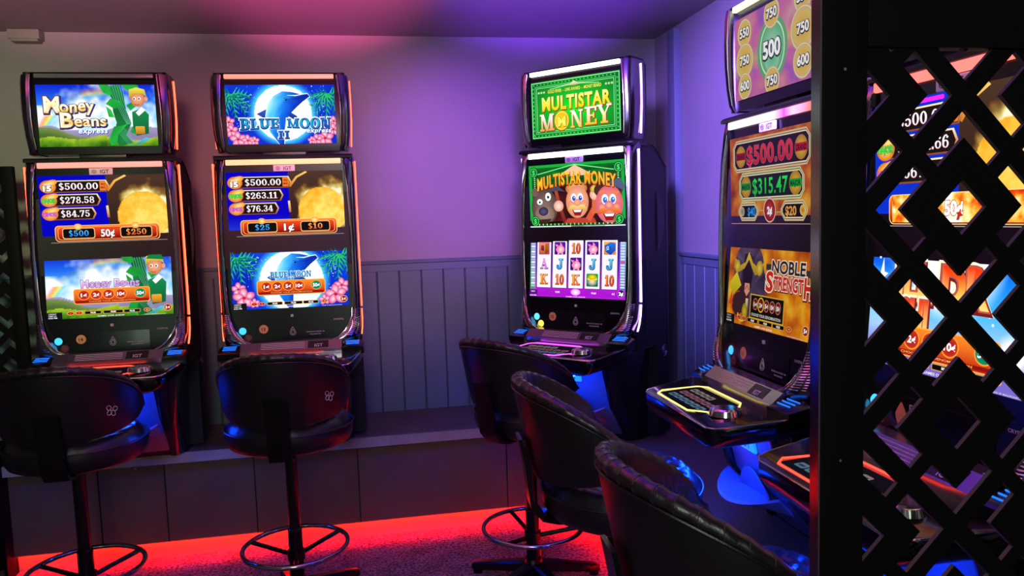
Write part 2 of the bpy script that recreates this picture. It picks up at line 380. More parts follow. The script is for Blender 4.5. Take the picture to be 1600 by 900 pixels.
def art_planet(lines, l, mid, r, left='0000b8', seed=0, low=None, xes=(8.2, 7.0, 6.3)):
    a = Art(); cx, cy, R = 13.0, 3.4, 3.35
    def bg(x, y):
        edge = 9.1 + .05*(y-4)
        base = mix(hx(left), hx(low or left), (3-y)/3) if x < edge+(y-9)*-.2 else hx('3a2418')
        if x > 8.4:
            base = mix(hx('2e1c16'), hx('4a3226'), (y-2)/7)
            d = math.hypot(x-cx, y-cy)
            if d < R*1.55:
                f = 1.20-d/(R*1.02)+.30*fbm(x, y, .5, seed+3)+.10*((y-cy)+(x-cx))/R
                if d > R: base = mix(base, ramp(.35+f*1.6, FIRE[1:]), max(0, f)*2.6)
                else: base = ramp(.66+.10*fbm(x, y, 1.1, seed+5)+.10*(R-d)/R+.012*(x-cx)-.010*(y-cy), FIRE)
        return base
    a.grid(0, 0, 16, 9, 120, 68, bg)
    a.line([(8.6, 6.9), (9.6, 8.2), (11, 9)], [.34, .3, .42], ('ffd070', 'd07010'))
    a.line([(8.4, 4.9), (8.5, 3.3)], .3, ('ffe0a0', 'b0500c'))
    for i, (num, xe) in enumerate(zip(lines, xes)):
        y = 7.55-1.82*i; h = .68
        a.poly([(1.6, y-h-.12), (xe+.3, y-h-.12), (xe+.7, y), (xe+.3, y+h+.12), (1.6, y+h+.12)], ('ffe9b0', 'e08a30', '8a3a08'))
        a.poly([(1.6, y-h), (xe+.15, y-h), (xe+.48, y), (xe+.15, y+h), (1.6, y+h)], '1c1210')
        if i == 0:
            a.poly([(xe-.55, y-h+.05), (xe+.15, y-h+.05), (xe+.42, y), (xe+.15, y+h-.05), (xe-.55, y+h-.05)], 'e87828')
            a.txt('WILD', xe-.12, y+.1, .28, '8a1408', w=.6, bold=.05); a.txt('MAX', xe-.12, y-.34, .28, '8a1408', w=.6, bold=.05)
        x0 = 2.45; wn = xe-x0-(.75 if i == 0 else .15)
        a.ser(num, x0+wn/2+.05, y-.42, .86, ('ffffff', 'fff0f4', 'ffd0dc'), w=wn-.1, gap=.09)
        a.ell(1.2, y, 1.02, .86, 'ffe070', 'd86a10'); a.ell(1.5, y+.45, .95, .42, 'ffe888', 'f08a18', rot=.3)
        if i == 0: a.txt('WILD', 1.1, y+.2, .26, 'ffffff', w=.9, bold=.04, out=[(.05, '5a1c06', 0, 0)]); a.txt('15', 1.1, y-.55, .7, 'ffffff', w=1.05, bold=.07, out=[(.07, '50100a', 0, 0)])
        elif i == 1: a.txt('MAJOR', 1.2, y-.25, .5, '30e050', w=1.7, bold=.06, out=[(.06, '0a4a10', 0, 0)])
        else: a.txt('MINOR', 1.2, y-.25, .48, 'e060e8', w=1.7, bold=.06, out=[(.06, '4a0a50', 0, 0)])
    a.rr(1.6, .2, 14.9, 2.35, .5, 'ffd890'); a.rr(1.68, .26, 14.82, 2.29, .46, ('ff7a30', 'd82810', '8c0c06'))
    a.rr(1.95, .42, 14.55, 2.12, .4, 'ffb860'); a.rr(2.02, .48, 14.48, 2.06, .38, ('f04a1c', 'c01c0c', '7a0a06'))
    for x0, x1 in ((2.5, 6.6), (9.8, 13.9)):
        a.rr(x0, .55, x1, 2.0, .3, 'f8c078'); a.rr(x0+.1, .65, x1-.1, 1.9, .26, '0c0808')
    a.ser(l, 4.55, .9, .76, ('50c8ff', '1a6ae8'), w=2.5 if len(l) > 3 else 2.0, gap=.12)
    a.txt(mid, 8.2, .78, .98, 'ffffff', w=1.75 if len(mid) > 2 else 1.4, bold=.035, out=[(.05, '5a0c08', 0, 0)])
    a.ser(r, 11.85, .9, .76, ('ffb060', 'f04a18'), w=2.6 if len(r) > 3 else 2.0, gap=.12)
    for x in (4.5, 11.8): a.ell(x, 2.15, .55, .42, 'fff0a0', 'f09018')
    a.line([(1, .08), (15.8, .08)], .05, 'c0a8a0')
    return a

def leafy(a, pts, c1='0c7a2c', c2='2ec24a'):
    a.poly(pts, lambda x, y: mix(hx(c1), hx(c2), .5+.8*N(x, y, 1.3, 4)))
def art_beans(low=False):
    a = Art()
    def bg(x, y):
        sky = ramp((9-y)/6.5, [hx('0a24c8'), hx('1c66e8'), hx('58b4f4'), hx('c8ecff')])
        c = .8*fbm(x, y, .35, 2)+.95*math.exp(-((x-8.0)**2)/16-((y-5.0)**2)/7)+.6*math.exp(-((x-.9)**2)/2-((y-4.6)**2)/2)+.5*math.exp(-((x-15)**2)/3-((y-4)**2)/8)-.12*max(0, 5-x)*(y > 6)
        col = mix(sky, hx('ffffff'), c*1.5)
        d = math.hypot(x-8.6, (y+1.5)*.97)   # rainbow
        if 8.1 < d < 9.9 and y > 2.4 and x < 10.5:
            t = (d-8.1)/1.8; rb = ramp(t, [hx('ffffff'), hx('60d0f0'), hx('ffe850'), hx('ff7a30'), hx('f060c0')])
            col = mix(col, rb, math.sin(PI*t)*(.85 if x < 3.2 and y < 4.6 else (.55 if x > 6 else .12)))
        hill = 2.6+.35*math.sin(x*.55+1)+.2*math.sin(x*1.3)
        if y < hill: col = mix(hx('a098c0'), hx('8a80a8'), (hill-y)/1.2)
        h2 = 2.9-.22*x+.25*math.sin(x*.9)
        if y < h2: col = mix(hx('7a9050'), hx('4a6828'), (h2-y)/1.2)
        h3 = 1.15+.28*math.sin(x*.8+.5)+.12*x*(x < 9)*.3
        if y < h3: col = ramp((h3-y)/1.6+.25*fbm(x, y, 1.2, 8), [hx('a8c030'), hx('5c9418'), hx('2c5c10')])
        return col
    a.grid(0, 0, 16, 9, 120, 68, bg)
    ox = .9 if low else 0
    # beanstalk
    a.line([(10.2+ox, 9), (10.9+ox, 7.2), (11.0+ox, 5.2), (11.5+ox, 3.4), (10.8+ox, 1.6), (11.6+ox, 0)], [1.9, 1.7, 1.8, 2.0, 1.8, 2.1], lambda x, y: mix(hx('064a24'), hx('1c8a40'), .5+.9*N(x*2.2, y*.5, 1.6, 1)))
    for i in range(6):
        a.line([(9.9+ox+i*.33, 9), (10.4+ox+i*.3, 6.8), (11.3+ox+i*.22, 4.6), (11.9+ox+i*.1, 3.2)], .035, '7ad8b8')
        a.line([(10.1+ox+i*.24, 2.9), (11.2+ox+i*.26, 1.2), (12.0+ox+i*.2, 0)], .035, '66c8a8')
    for pts in ([(8.4, 9), (9.7, 9), (10.4, 7.9), (9.9, 7.4), (9.0, 7.8)], [(9.2, 6.2), (9.9, 7.0), (11.2, 6.6), (11.5, 5.8), (10.3, 5.5)],
                [(9.2, 5.9), (9.9, 5.3), (10.3, 4.2), (9.5, 4.3)], [(9.3, 1.1), (10.1, 2.9), (11.2, 3.0), (12.0, 3.3), (10.6, 1.7), (10.3, .2), (9.5, .1)],
                [(11.4, 9), (13.6, 9), (13.9, 8.6), (12.3, 8.1)], [(12.0, 6.0), (13.0, 6.6), (13.3, 5.8), (12.5, 5.2)], [(12.6, 2.9), (13.6, 2.3), (13.2, 1.6), (12.3, 2.0)]):
        leafy(a, [(x+ox, y) for x, y in pts])
    # a small figure in a green tunic behind the stalk, plain
    gx = 13.7+ox*.3
    a.poly([(gx-1, 5.0), (gx+.4, 5.6), (gx+1.3, 4.6), (gx+1.1, 1.8), (gx-.6, 1.5), (gx-1.0, 2.8)], ('158a4c', '0c5c34'))
    a.poly([(gx-.5, 4.9), (gx+.35, 5.75), (gx+.9, 5.3), (gx-.1, 4.4)], 'f4f8f0')
    a.rr(gx-.7, 1.75, gx+.6, 2.9, .15, ('e8a838', 'b8741c'))
    a.ell(gx-.1, 6.9, 1.0, 1.15, 'f4b088', 'd0784c'); a.ell(gx+1.05, 6.9, .24, .34, 'e89a70')
    a.poly([(gx-1.3, 7.0), (gx-1.2, 8.3), (gx-.2, 8.6), (gx+.9, 8.3), (gx+1.15, 7.2), (gx+.6, 7.7), (gx-.6, 7.7)], ('f0e050', 'a89018'))
    if low: a.poly([(gx-1.2, 8.0), (gx-.6, 8.75), (gx+.8, 8.6), (gx+1.1, 7.8), (gx, 7.9)], '107a3c')
    for dx in (-.55, .12): a.ell(gx+dx, 6.95, .2, .24, 'ffffff'); a.ell(gx+dx-.03, 6.93, .11, .15, '3a2010')
    a.line([(gx-.6, 6.15), (gx-.3, 6.0), (gx+.05, 6.1)], .09, 'a03828')
    for x in (14.2+ox*.3,): a.poly([(12.9, .35), (14.4, 1.25), (15.0, 1.0), (13.4, .2)], ('58c8d8', '2090b0'))
    gold = ('ffffff', 'fff4c0', 'f0b838', 'fffbe8')
    if not low:
        wv = lambda x: .12*math.sin(x*1.6)
        a.txt('M', 1.95, 5.05, 2.3, gold, w=2.1, bold=.05, out=[(.09, '2a1c70', .1, -.12), (.06, '6a4818', 0, 0)])
        a.txt('oney', 5.3, 5.1, 1.75, gold, w=4.6, bold=.03, warp=wv, sp=1.05, out=[(.09, '2a1c70', .1, -.12), (.05, '8a5c18', 0, 0)])
        a.txt('B', 3.8, 2.9, 2.1, gold, w=1.7, bold=.05, out=[(.09, '2a1c70', .1, -.12), (.06, '6a4818', 0, 0)])
        a.txt('eans', 6.95, 3.0, 1.6, gold, w=4.3, bold=.03, sp=1.05, out=[(.09, '2a1c70', .1, -.12), (.05, '6a4818', 0, 0)])
        a.line([(1.2, 5.2), (1.0, 5.0), (1.5, 4.95)], .16, 'f0c050'); a.line([(2.6, 5.15), (3.2, 5.0), (3.4, 5.2)], .16, 'f0c050')
        a.txt('express', 7.2, 1.95, .80, 'ffffff', w=3.9, bold=.03, sp=1.1, shear=.2, out=[(.06, '2a48b0', .05, -.06)])
    else:
        a.txt('Money Beans', 8.1, 4.25, 1.1, ('f0e0ff', 'c080c8', 'e8d0f0'), w=7.4, bold=.04, out=[(.06, '5a3488', 0, 0)])
        denom_bar(a, 3.5, 13.0, 2.05, 4.0); status(a)
    return a

def palm(a, x, y, s=1, c=('2ac858', '0c7a58')):
    for ang in (-150, -115, -80, -45, -20, 15, 160):
        t = math.radians(ang if s > 0 else 180-ang); pts = [(x, y)]
        for i in range(1, 6):
            pts.append((x+math.cos(t)*i*.55, y+math.sin(t)*i*.5-.04*i*i))
        a.line(pts, [.06]*6, c[0])
        vs = []
        for i, (px, py) in enumerate(pts[1:]):
            L = 1.1-.13*i
            for sd in (-1, 1):
                tx, ty = px+math.cos(t+sd*1.0)*L, py+math.sin(t+sd*1.0)*L-.1
                a.line([(px-.25*math.cos(t), py-.25*math.sin(t)), (tx, ty)], [.24, .02], c[0] if sd > 0 else c[1]); a.same()
def flower(a, x, y, r):
    for i in range(5):
        t = 2*PI*i/5+.4; a.ell(x+r*.5*math.cos(t), y+r*.5*math.sin(t), r*.55, r*.38, 'ffd8ec', 'd8307c', n=14, rot=t)
    a.line([(x-r*.2, y+r*.1), (x+r*.45, y-r*.2)], .1, 'e03040'); a.ell(x, y, r*.16, r*.16, 'c02040', n=8)
def art_moon(low=False):
    a = Art(); rnd = random.Random(5)
    cx, cy, R = (8.3, 4.7, 4.2) if not low else (8.2, 4.0, 4.4)
    def bg(x, y):
        d = math.hypot(x-cx, (y-cy)); base = mix(hx('0420b8'), hx('0a48e0'), .5+.5*N(x, y, .3, 1))
        if d > R: return mix(hx('50d8ff'), base, (d-R)/1.1)
        return mix(hx('ffffff'), hx('d0e8ff'), max(0, fbm(x, y, .6, 3)))
    a.grid(0, 0, 16, 9, 120, 68, bg)
    a.ell(2, 8.6, .01, .01, 'ffffff')
    for i in range(110):
        x, y = rnd.uniform(1.5, 14.6), rnd.uniform(2.5, 8.9)
        if math.hypot(x-cx, y-cy) > R+.2:
            s = rnd.choice((.04, .06, .06, .1)); a.poly([(x-s, y), (x, y-s), (x+s, y), (x, y+s)], 'c8f0ff'); a.same()
    a.k += 1
    k = -.3 if not low else 0
    # dolphin: body, snout, fins
    def T(pts): return [(x*(1.0 if not low else .9)+(0 if not low else .85), y+k+(0 if not low else -.35)) for x, y in pts]
    a.poly(T([(4.4, 4.9), (5.8, 5.6), (6.2, 4.0), (5.2, 4.4)]), ('3858c0', '182c90'))
    body = T([(7.5, .2), (6.2, 2.2), (5.75, 4.6), (6.1, 6.4), (7.0, 7.6), (8.3, 8.3), (9.6, 8.2), (10.5, 7.7), (12.0, 7.9), (12.3, 7.5), (11.2, 6.7), (10.3, 5.9), (9.4, 5.0), (8.6, 3.8), (8.3, 2.0), (8.2, .2)])
    def dc(x, y):
        t = (x-6.0)*.20+(7.6-y)*.06+.14*N(x, y, 1.1, 6)
        return ramp(t, [hx('f0ffff'), hx('70dcff'), hx('1890f4'), hx('0854d8'), hx('0428a8')])
    cxm = sum(p[0] for p in body)/len(body); cym = sum(p[1] for p in body)/len(body)
    a.line(body+[body[0]], .22, 'e8ffff')
    seg = [(body[i], body[-1-i]) for i in range(8)]
    vs = []; fs = []
    for i, (p, q) in enumerate(seg):
        for j in range(7): vs.append((p[0]+(q[0]-p[0])*j/6, p[1]+(q[1]-p[1])*j/6))
    for i in range(7):
        for j in range(6): fs.append((i*7+j, i*7+j+1, (i+1)*7+j+1, (i+1)*7+j))
    a.add(vs, fs, a.col(dc, vs))
    a.line(T([(9.4, 7.2), (10.6, 7.15), (12.1, 7.75)]), [.05, .1, .05], '062068')
    a.line(T([(9.0, 7.7), (10.2, 7.65), (11.9, 7.98)]), [.05, .16, .08], 'e0fbff')
    a.ell(*T([(8.8, 7.0)])[0], .17, .12, '04103c', n=12); a.line(T([(8.4, 7.25), (8.9, 7.25), (9.3, 6.9)]), .07, '0a2c80')
    a.poly(T([(8.9, 4.6), (9.4, 5.1), (10.2, 4.6), (10.9, 3.6), (10.0, 3.9)]), ('1848a8', '0c2870'))
    palm(a, .9, 7.6); palm(a, 15.1, 7.6, -1)
    if low:
        for x, y, r in ((.9, 3.0, 1.0), (1.6, 1.7, 1.5), (15.1, 3.0, 1.1), (14.2, 1.7, 1.5), (3.0, .9, .7), (12.6, 1.0, .8)): flower(a, x, y, r)
    else:
        for x, y, r in ((.3, 3.4, .9), (.6, 2.1, 1.0), (1.5, .8, 1.2), (2.9, .6, .9), (3.9, .5, .7), (15.7, 3.4, .8), (15.6, 2.1, 1.0), (14.3, .8, 1.3), (13.0, .6, .9), (12.3, .5, .6)): flower(a, x, y, r)
    g = ('106ab8', '10c0d8', '18a0e0', '0c50a8')
    if not low:
        wv = lambda x: -.10*abs(x)*.9-.1*(abs(x) < 1)
        hv = lambda x: 1+.05*abs(x)
        o = [(.16, 'ffffff', 0, 0), (.08, '0a2a80', .04, -.06)]
        a.ser('BLUE', 4.7, 2.35, 1.35, g, w=5.6, out=o, warp=lambda x: -.0+.06*(x), hv=lambda x: 1.15-.05*x)
        a.ser('MOON', 12.0, 2.35, 1.35, g, w=6.4, out=o, warp=lambda x: -.06*x, hv=lambda x: 1.15+.06*x)
        a.ser('II', 8.2, .85, 1.15, g, w=1.5, out=o, gap=.3)
        a.txt('express', 13.4, 1.70, .70, 'ffffff', w=3.6, bold=.03, sp=1.1, shear=.2, out=[(.06, '2a58b0', .05, -.05)])
    else:
        o = [(.08, 'e8f8ff', 0, 0), (.03, '184c88', 0, -.03)]
        a.ser('BLUE MOON', 8.1, 4.5, .85, ('2c88c0', '40b0d8', '2068a8'), w=5.6, out=o)
        a.ser('II', 8.1, 3.95, .5, ('2c88c0', '2068a8'), w=.7, out=o, gap=.3)
        denom_bar(a, 3.5, 12.7, 2.05, 4.0); status(a)
    return a

def art_multi_top():
    a = Art()
    def bg(x, y):
        d = math.hypot((x-8)*.6, y-4.2); return mix(hx('20f030'), hx('065a18'), d/7+.12*math.sin(y*22)*(d > 2.8))
    a.grid(0, 0, 16, 9, 96, 72, bg)
    for x0, y0, w_, c in ((.12, .12, .14, '90f0a0'), (.75, .75, .1, '60d878'), (1.05, 1.0, .08, 'a0f8b0')):
        for r in ((x0, y0, 16-x0, y0+w_), (x0, 9-y0-w_, 16-x0, 9-y0), (x0, y0, x0+w_, 9-y0), (16-x0-w_, y0, 16-x0, 9-y0)): a.rect(*r, c); a.same()
        a.k += 1
    for i in range(46):
        for y in (.38, 8.42): a.rect(.5+i*.33, y, .68+i*.33, y+.18, '0a5c20' if i % 2 else '50e070'); a.same()
    for i in range(24):
        for x in (.35, 15.4): a.rect(x, .6+i*.33, x+.2, .78+i*.33, '0a5c20' if i % 2 else '50e070'); a.same()
    a.k += 1
    a.poly([(5.8, 8.0), (7.4, 8.1), (8, 8.45), (8.6, 8.1), (10.2, 8.0), (8.7, 7.8), (8, 7.7), (7.3, 7.8)], ('fff8d0', 'c88858'))
    a.line([(3.6, 7.6), (8, 8.0), (12.4, 7.6)], .1, 'a0ffa8')
    for x in (1.2, 13.3):
        for i in range(3): a.ell(x+.3+i*.5, 7.25, .24, .22, 'f8ffd0', '30a040', n=10)
    a.txt('GOLD FEVER  -  LINK AWARD  -  MONEY BEARD', 8, 7.0, .5, 'e8f060', w=9.6, bold=.04, out=[(.05, '0a4010', 0, 0)])
    gold = ('ffffa0', 'fff040', 'ffe020', 'ffc810')
    a.txt('MULTISTAR', 8.2, 4.35, 2.1, gold, w=12.3, bold=.055, sp=1.12, out=[(.03, '6a4a08', .1, -.1)])
    o = [(.12, '7a4a10', .08, -.08), (.05, 'c89040', 0, 0)]
    a.ser('M', 2.9, 1.2, 2.6, ('ffffff', 'ffe070', 'ffffff', 'e8a030'), w=2.6, out=o)
    a.ser('N', 8.35, 1.25, 2.65, ('ffffff', 'ffe040', 'ffc020'), w=2.2, out=o)
    a.ser('E', 10.85, 1.45, 2.7, ('ffffff', 'ffe040', 'ffc020'), w=2.0, out=o)
    a.ser('Y', 13.2, 1.45, 2.8, ('ffffff', 'ffe8b0', 'ffc020'), w=2.5, out=o)
    a.ell(5.65, 2.5, 1.42, 1.62, '8a5a08'); a.ell(5.65, 2.55, 1.34, 1.54, 'ffd418', 'f0b800'); a.ring(5.65, 2.55, 1.22, 1.4, .1, 'fff080')
    a.txt('M', 5.65, 1.7, 1.5, 'f0f060', w=1.5, bold=.05, out=[(.04, '6a7a10', .05, -.05)])
    return a

def face(a, x, y, s, skin, skin2, stache, eye):
    a.ell(x, y, 1.9*s, 2.3*s, skin, skin2); a.ell(x-1.0*s, y-.35*s, .6*s, .55*s, 'f8a890', skin2); a.ell(x+1.0*s, y-.35*s, .6*s, .55*s, 'f8a890', skin2)
    for d in (-.58, .5): a.ell(x+d*s, y+.6*s, .46*s, .6*s, 'ffffff'); a.ell(x+d*s+.03, y+.5*s, .3*s, .36*s, eye); a.ell(x+d*s+.1*s, y+.62*s, .09*s, .11*s, 'ffffff', n=8)
    a.poly([(x-.9*s, y-1.1*s), (x+.9*s, y-1.1*s), (x+.5*s, y-1.95*s), (x-.5*s, y-1.95*s)], '901c18'); a.poly([(x-.7*s, y-1.15*s), (x+.7*s, y-1.15*s), (x+.5*s, y-1.45*s), (x-.5*s, y-1.45*s)], 'ffffff')
    a.poly([(x-1.7*s, y-1.25*s), (x-1.2*s, y-.5*s), (x, y-.3*s), (x+1.2*s, y-.5*s), (x+1.7*s, y-1.25*s), (x+.6*s, y-1.0*s), (x, y-.75*s), (x-.6*s, y-1.0*s)], stache)
    a.ell(x, y-.1*s, .6*s, .5*s, 'ffb898', skin2)
def art_multi_main():
    a = Art()
    a.grid(0, 0, 16, 9, 64, 36, lambda x, y: mix(hx('0c8a28'), hx('052c10'), .5+.5*math.sin(y*16)*.3+.3*N(x, y, .6)))
    for r in ((0, 0, 16, .45), (0, 8.6, 16, 9), (0, 0, .5, 9), (15.5, 0, 16, 9)): a.rect(*r, '18a838'); a.same()
    a.k += 1
    for i in range(14):
        a.rect(.9, 3.2+i*.3, 1.1, 3.35+i*.3, 'b0ffa0'); a.same(); a.rect(14.9, 3.2+i*.3, 15.1, 3.35+i*.3, 'b0ffa0'); a.same()
    a.k += 1
    a.line([(1, 7.6), (8, 8.8), (15, 7.6)], .12, '80f890'); a.poly([(6.3, 7.9), (8, 8.75), (9.7, 7.9), (11, 7.2), (5, 7.2)], 'f0c0a0')
    a.grid(1.1, .6, 14.9, 6.0, 30, 16, lambda x, y: mix(hx('5c1c14'), hx('2c0c10'), .5+N(x, y, .7, 2)))
    # bear-like animal, two moustached prospectors with a pick
    a.ell(2.6, 2.9, 2.3, 2.7, '8c7068', '54403c'); a.ell(1.0, 5.1, .7, .6, '705850', n=12); a.ell(2.6, 1.9, 1.7, 1.3, 'a88c80', '806458')
    a.ell(2.4, 2.3, .85, .65, '5c5078', '2c2440'); a.ell(1.8, 3.7, .5, .42, 'ffffff'); a.ell(1.8, 3.65, .17, .17, '101010', n=10); a.ell(3.3, 4.4, .5, .6, 'ffffff'); a.ell(3.3, 4.35, .2, .22, '101010', n=10)
    a.poly([(1.2, 1.1), (3.8, 1.2), (3.3, .6), (1.6, .6)], '3a2420')
    a.line([(4.6, 5.6), (5.2, 3.2), (6.2, .5)], .55, ('b04838', '7a1c20')); a.poly([(3.0, 5.3), (4.7, 6.1), (6.3, 5.0), (5.0, 5.2), (4.2, 5.1)], '44485c')
    a.ell(5.1, 3.0, .85, .8, 'ffe0d0', 'e09880')
    a.poly([(6.6, 1.2), (11, 1.2), (11.4, .5), (6.0, .5)], 'b84030'); a.line([(10.0, .9), (11.2, 2.6)], .9, 'd85838')
    a.line([(11.1, 1.8), (11.2, 4.2)], .85, 'd86840'); a.ell(11.1, 4.4, .7, .75, 'ffd8c0', 'e8a080'); a.ell(11.5, 5.2, 1.0, .62, 'ffe880', 'c89a30')
    a.ell(8.2, 5.4, 1.8, 1.0, 'f0d080', 'c07030')
    face(a, 8.3, 3.5, 1.0, 'ffd0b0', 'e08868', ('f8e080', 'd8a038'), '2848b8')
    a.ell(13.4, 5.0, 2.3, 1.3, '4c281c'); a.poly([(13.4, 6.0), (15.3, 6.6), (16, 5.4), (15.8, 4.8)], '505c78')
    face(a, 13.5, 3.0, 1.15, 'f8a090', 'd86070', ('ff9040', 'd84810'), '3070d0')
    a.line([(12.0, 4.6), (12.9, 4.9)], .35, 'f08040'); a.line([(14.0, 4.7), (15.0, 4.5)], .35, 'f08040')
    for i in range(40): a.rect(1.2+i*.34, .25, 1.4+i*.34, .5, 'a0e060' if i % 2 else '0c5c20'); a.same()
    a.k += 1
    for x, y in ((.9, 8.0), (15.1, 8.0), (.95, .9), (15.05, .9)):
        a.ell(x, y, .75, .75, '0c8a28', '063c14'); a.ring(x, y, .62, .62, .08, '60f080'); a.txt('S', x, y-.35, .7, '50f070', bold=.04)
    a.txt('MULTISTAR MONEY', 8.1, 5.75, 1.75, ('ffe040', 'ff9a20', 'ffd030', 'ff8010', 'ffc030'), w=13.2, bold=.05, sp=1.12,
          warp=lambda x: -.028*x*x*.62+.35, out=[(.05, '7a2c0c', .06, -.08)])
    a.rect(0, 0, 16, .16, 'e0f0f0'); a.same(); a.rect(7.2, 0, 12.8, .16, '0a4014')
    return a

def symbol(a, k, x, y):
    h = 1.35
    if k in ('10', 'K', 'A', 'J'):
        c = {'10': ('ff9a40', 'd83408', 'f06010'), 'K': ('ffb040', 'd86010', 'f08018'), 'A': ('f090d8', '9018a8', 'd878e0'), 'J': ('60d0f8', '1878c0', '3cb0e0')}[k]
        o = [(.07, {'10': '7a1c04', 'K': '803008', 'A': '500c60', 'J': '0c3868'}[k], .03, -.03)]
        a.ser(k, x, y-.75, 1.5, c, w={'10': 1.35, 'K': 1.3, 'A': 1.3, 'J': 1.05}[k], out=o, gap=.12)
        return
    bgc = {'safe': ('f070a0', 'd02060'), 'pig': ('5018a0', '380c70'), 'vault': ('f0b050', 'd88020'), 'pot': ('20a040', '0c7028')}[k]
    a.rr(x-.95, y-.95, x+.95, y+.95, .15, bgc)
    if k == 'safe':
        a.poly([(x-.75, y-.7), (x-.75, y+.75), (x+.15, y+.65), (x+.15, y-.85)], ('e8a040', 'a85c18')); a.poly([(x+.15, y+.65), (x+.8, y+.8), (x+.8, y-.6), (x+.15, y-.85)], ('b86c28', '70380c'))
        a.poly([(x-.58, y-.3), (x-.58, y+.5), (x-.02, y+.42), (x-.02, y-.4)], ('b02850', '601030'))
    elif k == 'vault':
        a.poly([(x-.85, y+.4), (x+.1, y+.85), (x+.9, y+.7), (x+.9, y-.35), (x+.1, y-1.0), (x-.7, y-.5)], ('2c70e0', '1038a0')); a.poly([(x-.7, y-.45), (x-.85, y+.4), (x+.1, y+.25), (x+.1, y-.95)], '184cb0')
        a.txt('$', x-.35, y-.4, .7, 'a0d8ff', bold=.05)
    elif k == 'pig':
        a.ell(x+.08, y-.18, .72, .62, 'ffe0ec', 'f070a8'); a.poly([(x-.55, y+.2), (x-.85, y+.6), (x-.25, y+.5)], 'ff90b8'); a.poly([(x+.0, y+.35), (x+.05, y+.9), (x+.45, y+.45)], 'ff90b8')
        a.ell(x-.45, y-.2, .26, .22, 'ffb0cc', 'e86898', n=12); a.ell(x-.15, y+.1, .07, .08, '301020', n=8); a.rect(x-.4, y-.92, x-.15, y-.7, 'ffb0cc'); a.rect(x+.3, y-.92, x+.55, y-.7, 'ffb0cc')
    else:
        a.ell(x, y-.2, .82, .66, 'fff080', '5060a8'); a.rr(x-.8, y+.0, x+.8, y+.35, .15, 'e8e040'); a.ell(x, y+.45, .7, .35, 'ffe020', 'c0a010')
def art_reels():
    a = Art()
    a.grid(0, 0, 16, 9, 32, 18, lambda x, y: ramp((9-y)/9, [hx('5818b0'), hx('5010a8'), hx('7018c0'), hx('c020e0'), hx('a010c8')]))
    a.rect(0, 1.2, .95, 9, ('7088c0', '8070c8', 'd060d8', '30a850')); a.rect(15.05, 1.3, 16, 9, ('88a8c8', '5868a8'))
    for i in range(18):
        c = 'e8e8ff' if i % 2 else 'c0b0e8'
        a.rr(.15, 1.5+i*.4, .85, 1.78+i*.4, .08, c); a.same(); a.rr(15.15, 1.6+i*.4, 15.85, 1.86+i*.4, .08, 'd84090' if i == 9 else 'c8d8f0'); a.same()
    a.k += 1
    a.rect(.98, 8.75, 15, 9, ('fff0e0', 'c8a8a0'))
    reels = (('safe', 'A', 'K'), ('pig', 'J', '10'), ('10', 'pig', 'K'), ('pig', 'J', 'pot'), ('vault', 'J', '10'))
    for i, col in enumerate(reels):
        x0 = 1.15+i*2.76
        a.rect(x0, 1.35, x0+2.62, 8.55, '281048'); a.rect(x0+.08, 1.42, x0+2.5, 8.5, lambda x, y: mix(hx('ffffff'), hx('ece4f4'), abs((y-5)/4)**3))
        for j, k in enumerate(col): symbol(a, k, x0+1.3, 7.35-j*2.33)
    a.rr(3.0, .45, 6.6, 1.15, .2, 'a818c8'); a.rr(9.4, .45, 13.0, 1.15, .2, 'a818c8'); a.ell(8, .85, .8, .5, 'ffffff', 'ff80ff')
    a.txt('$0.00', 4.9, .66, .26, 'ffe0ff', bold=.05); a.txt('$0.00', 11.0, .66, .26, 'ffe0ff', bold=.05); a.txt('+1', 14.1, .6, .34, 'ffffff', bold=.05)
    a.rect(0, .0, 16, .3, 'b018d0'); a.rect(0, .3, 1.4, 1.05, '581878'); a.txt('CREDIT', .6, .7, .16, 'ffffff'); a.txt('4:50 PM', .6, .1, .17, 'ffffff', w=1.1)
    a.txt('GAMES OVER $250.00', 8, .06, .18, 'ffd0ff', w=3.2)
    a.ell(15.35, .85, .6, .6, 'c858ff'); a.ell(15.35, .85, .52, .52, '3a0c68', '200640'); a.txt('2\u00a2', 15.35, .6, .5, 'ffffff', w=.75, bold=.07)
    return a

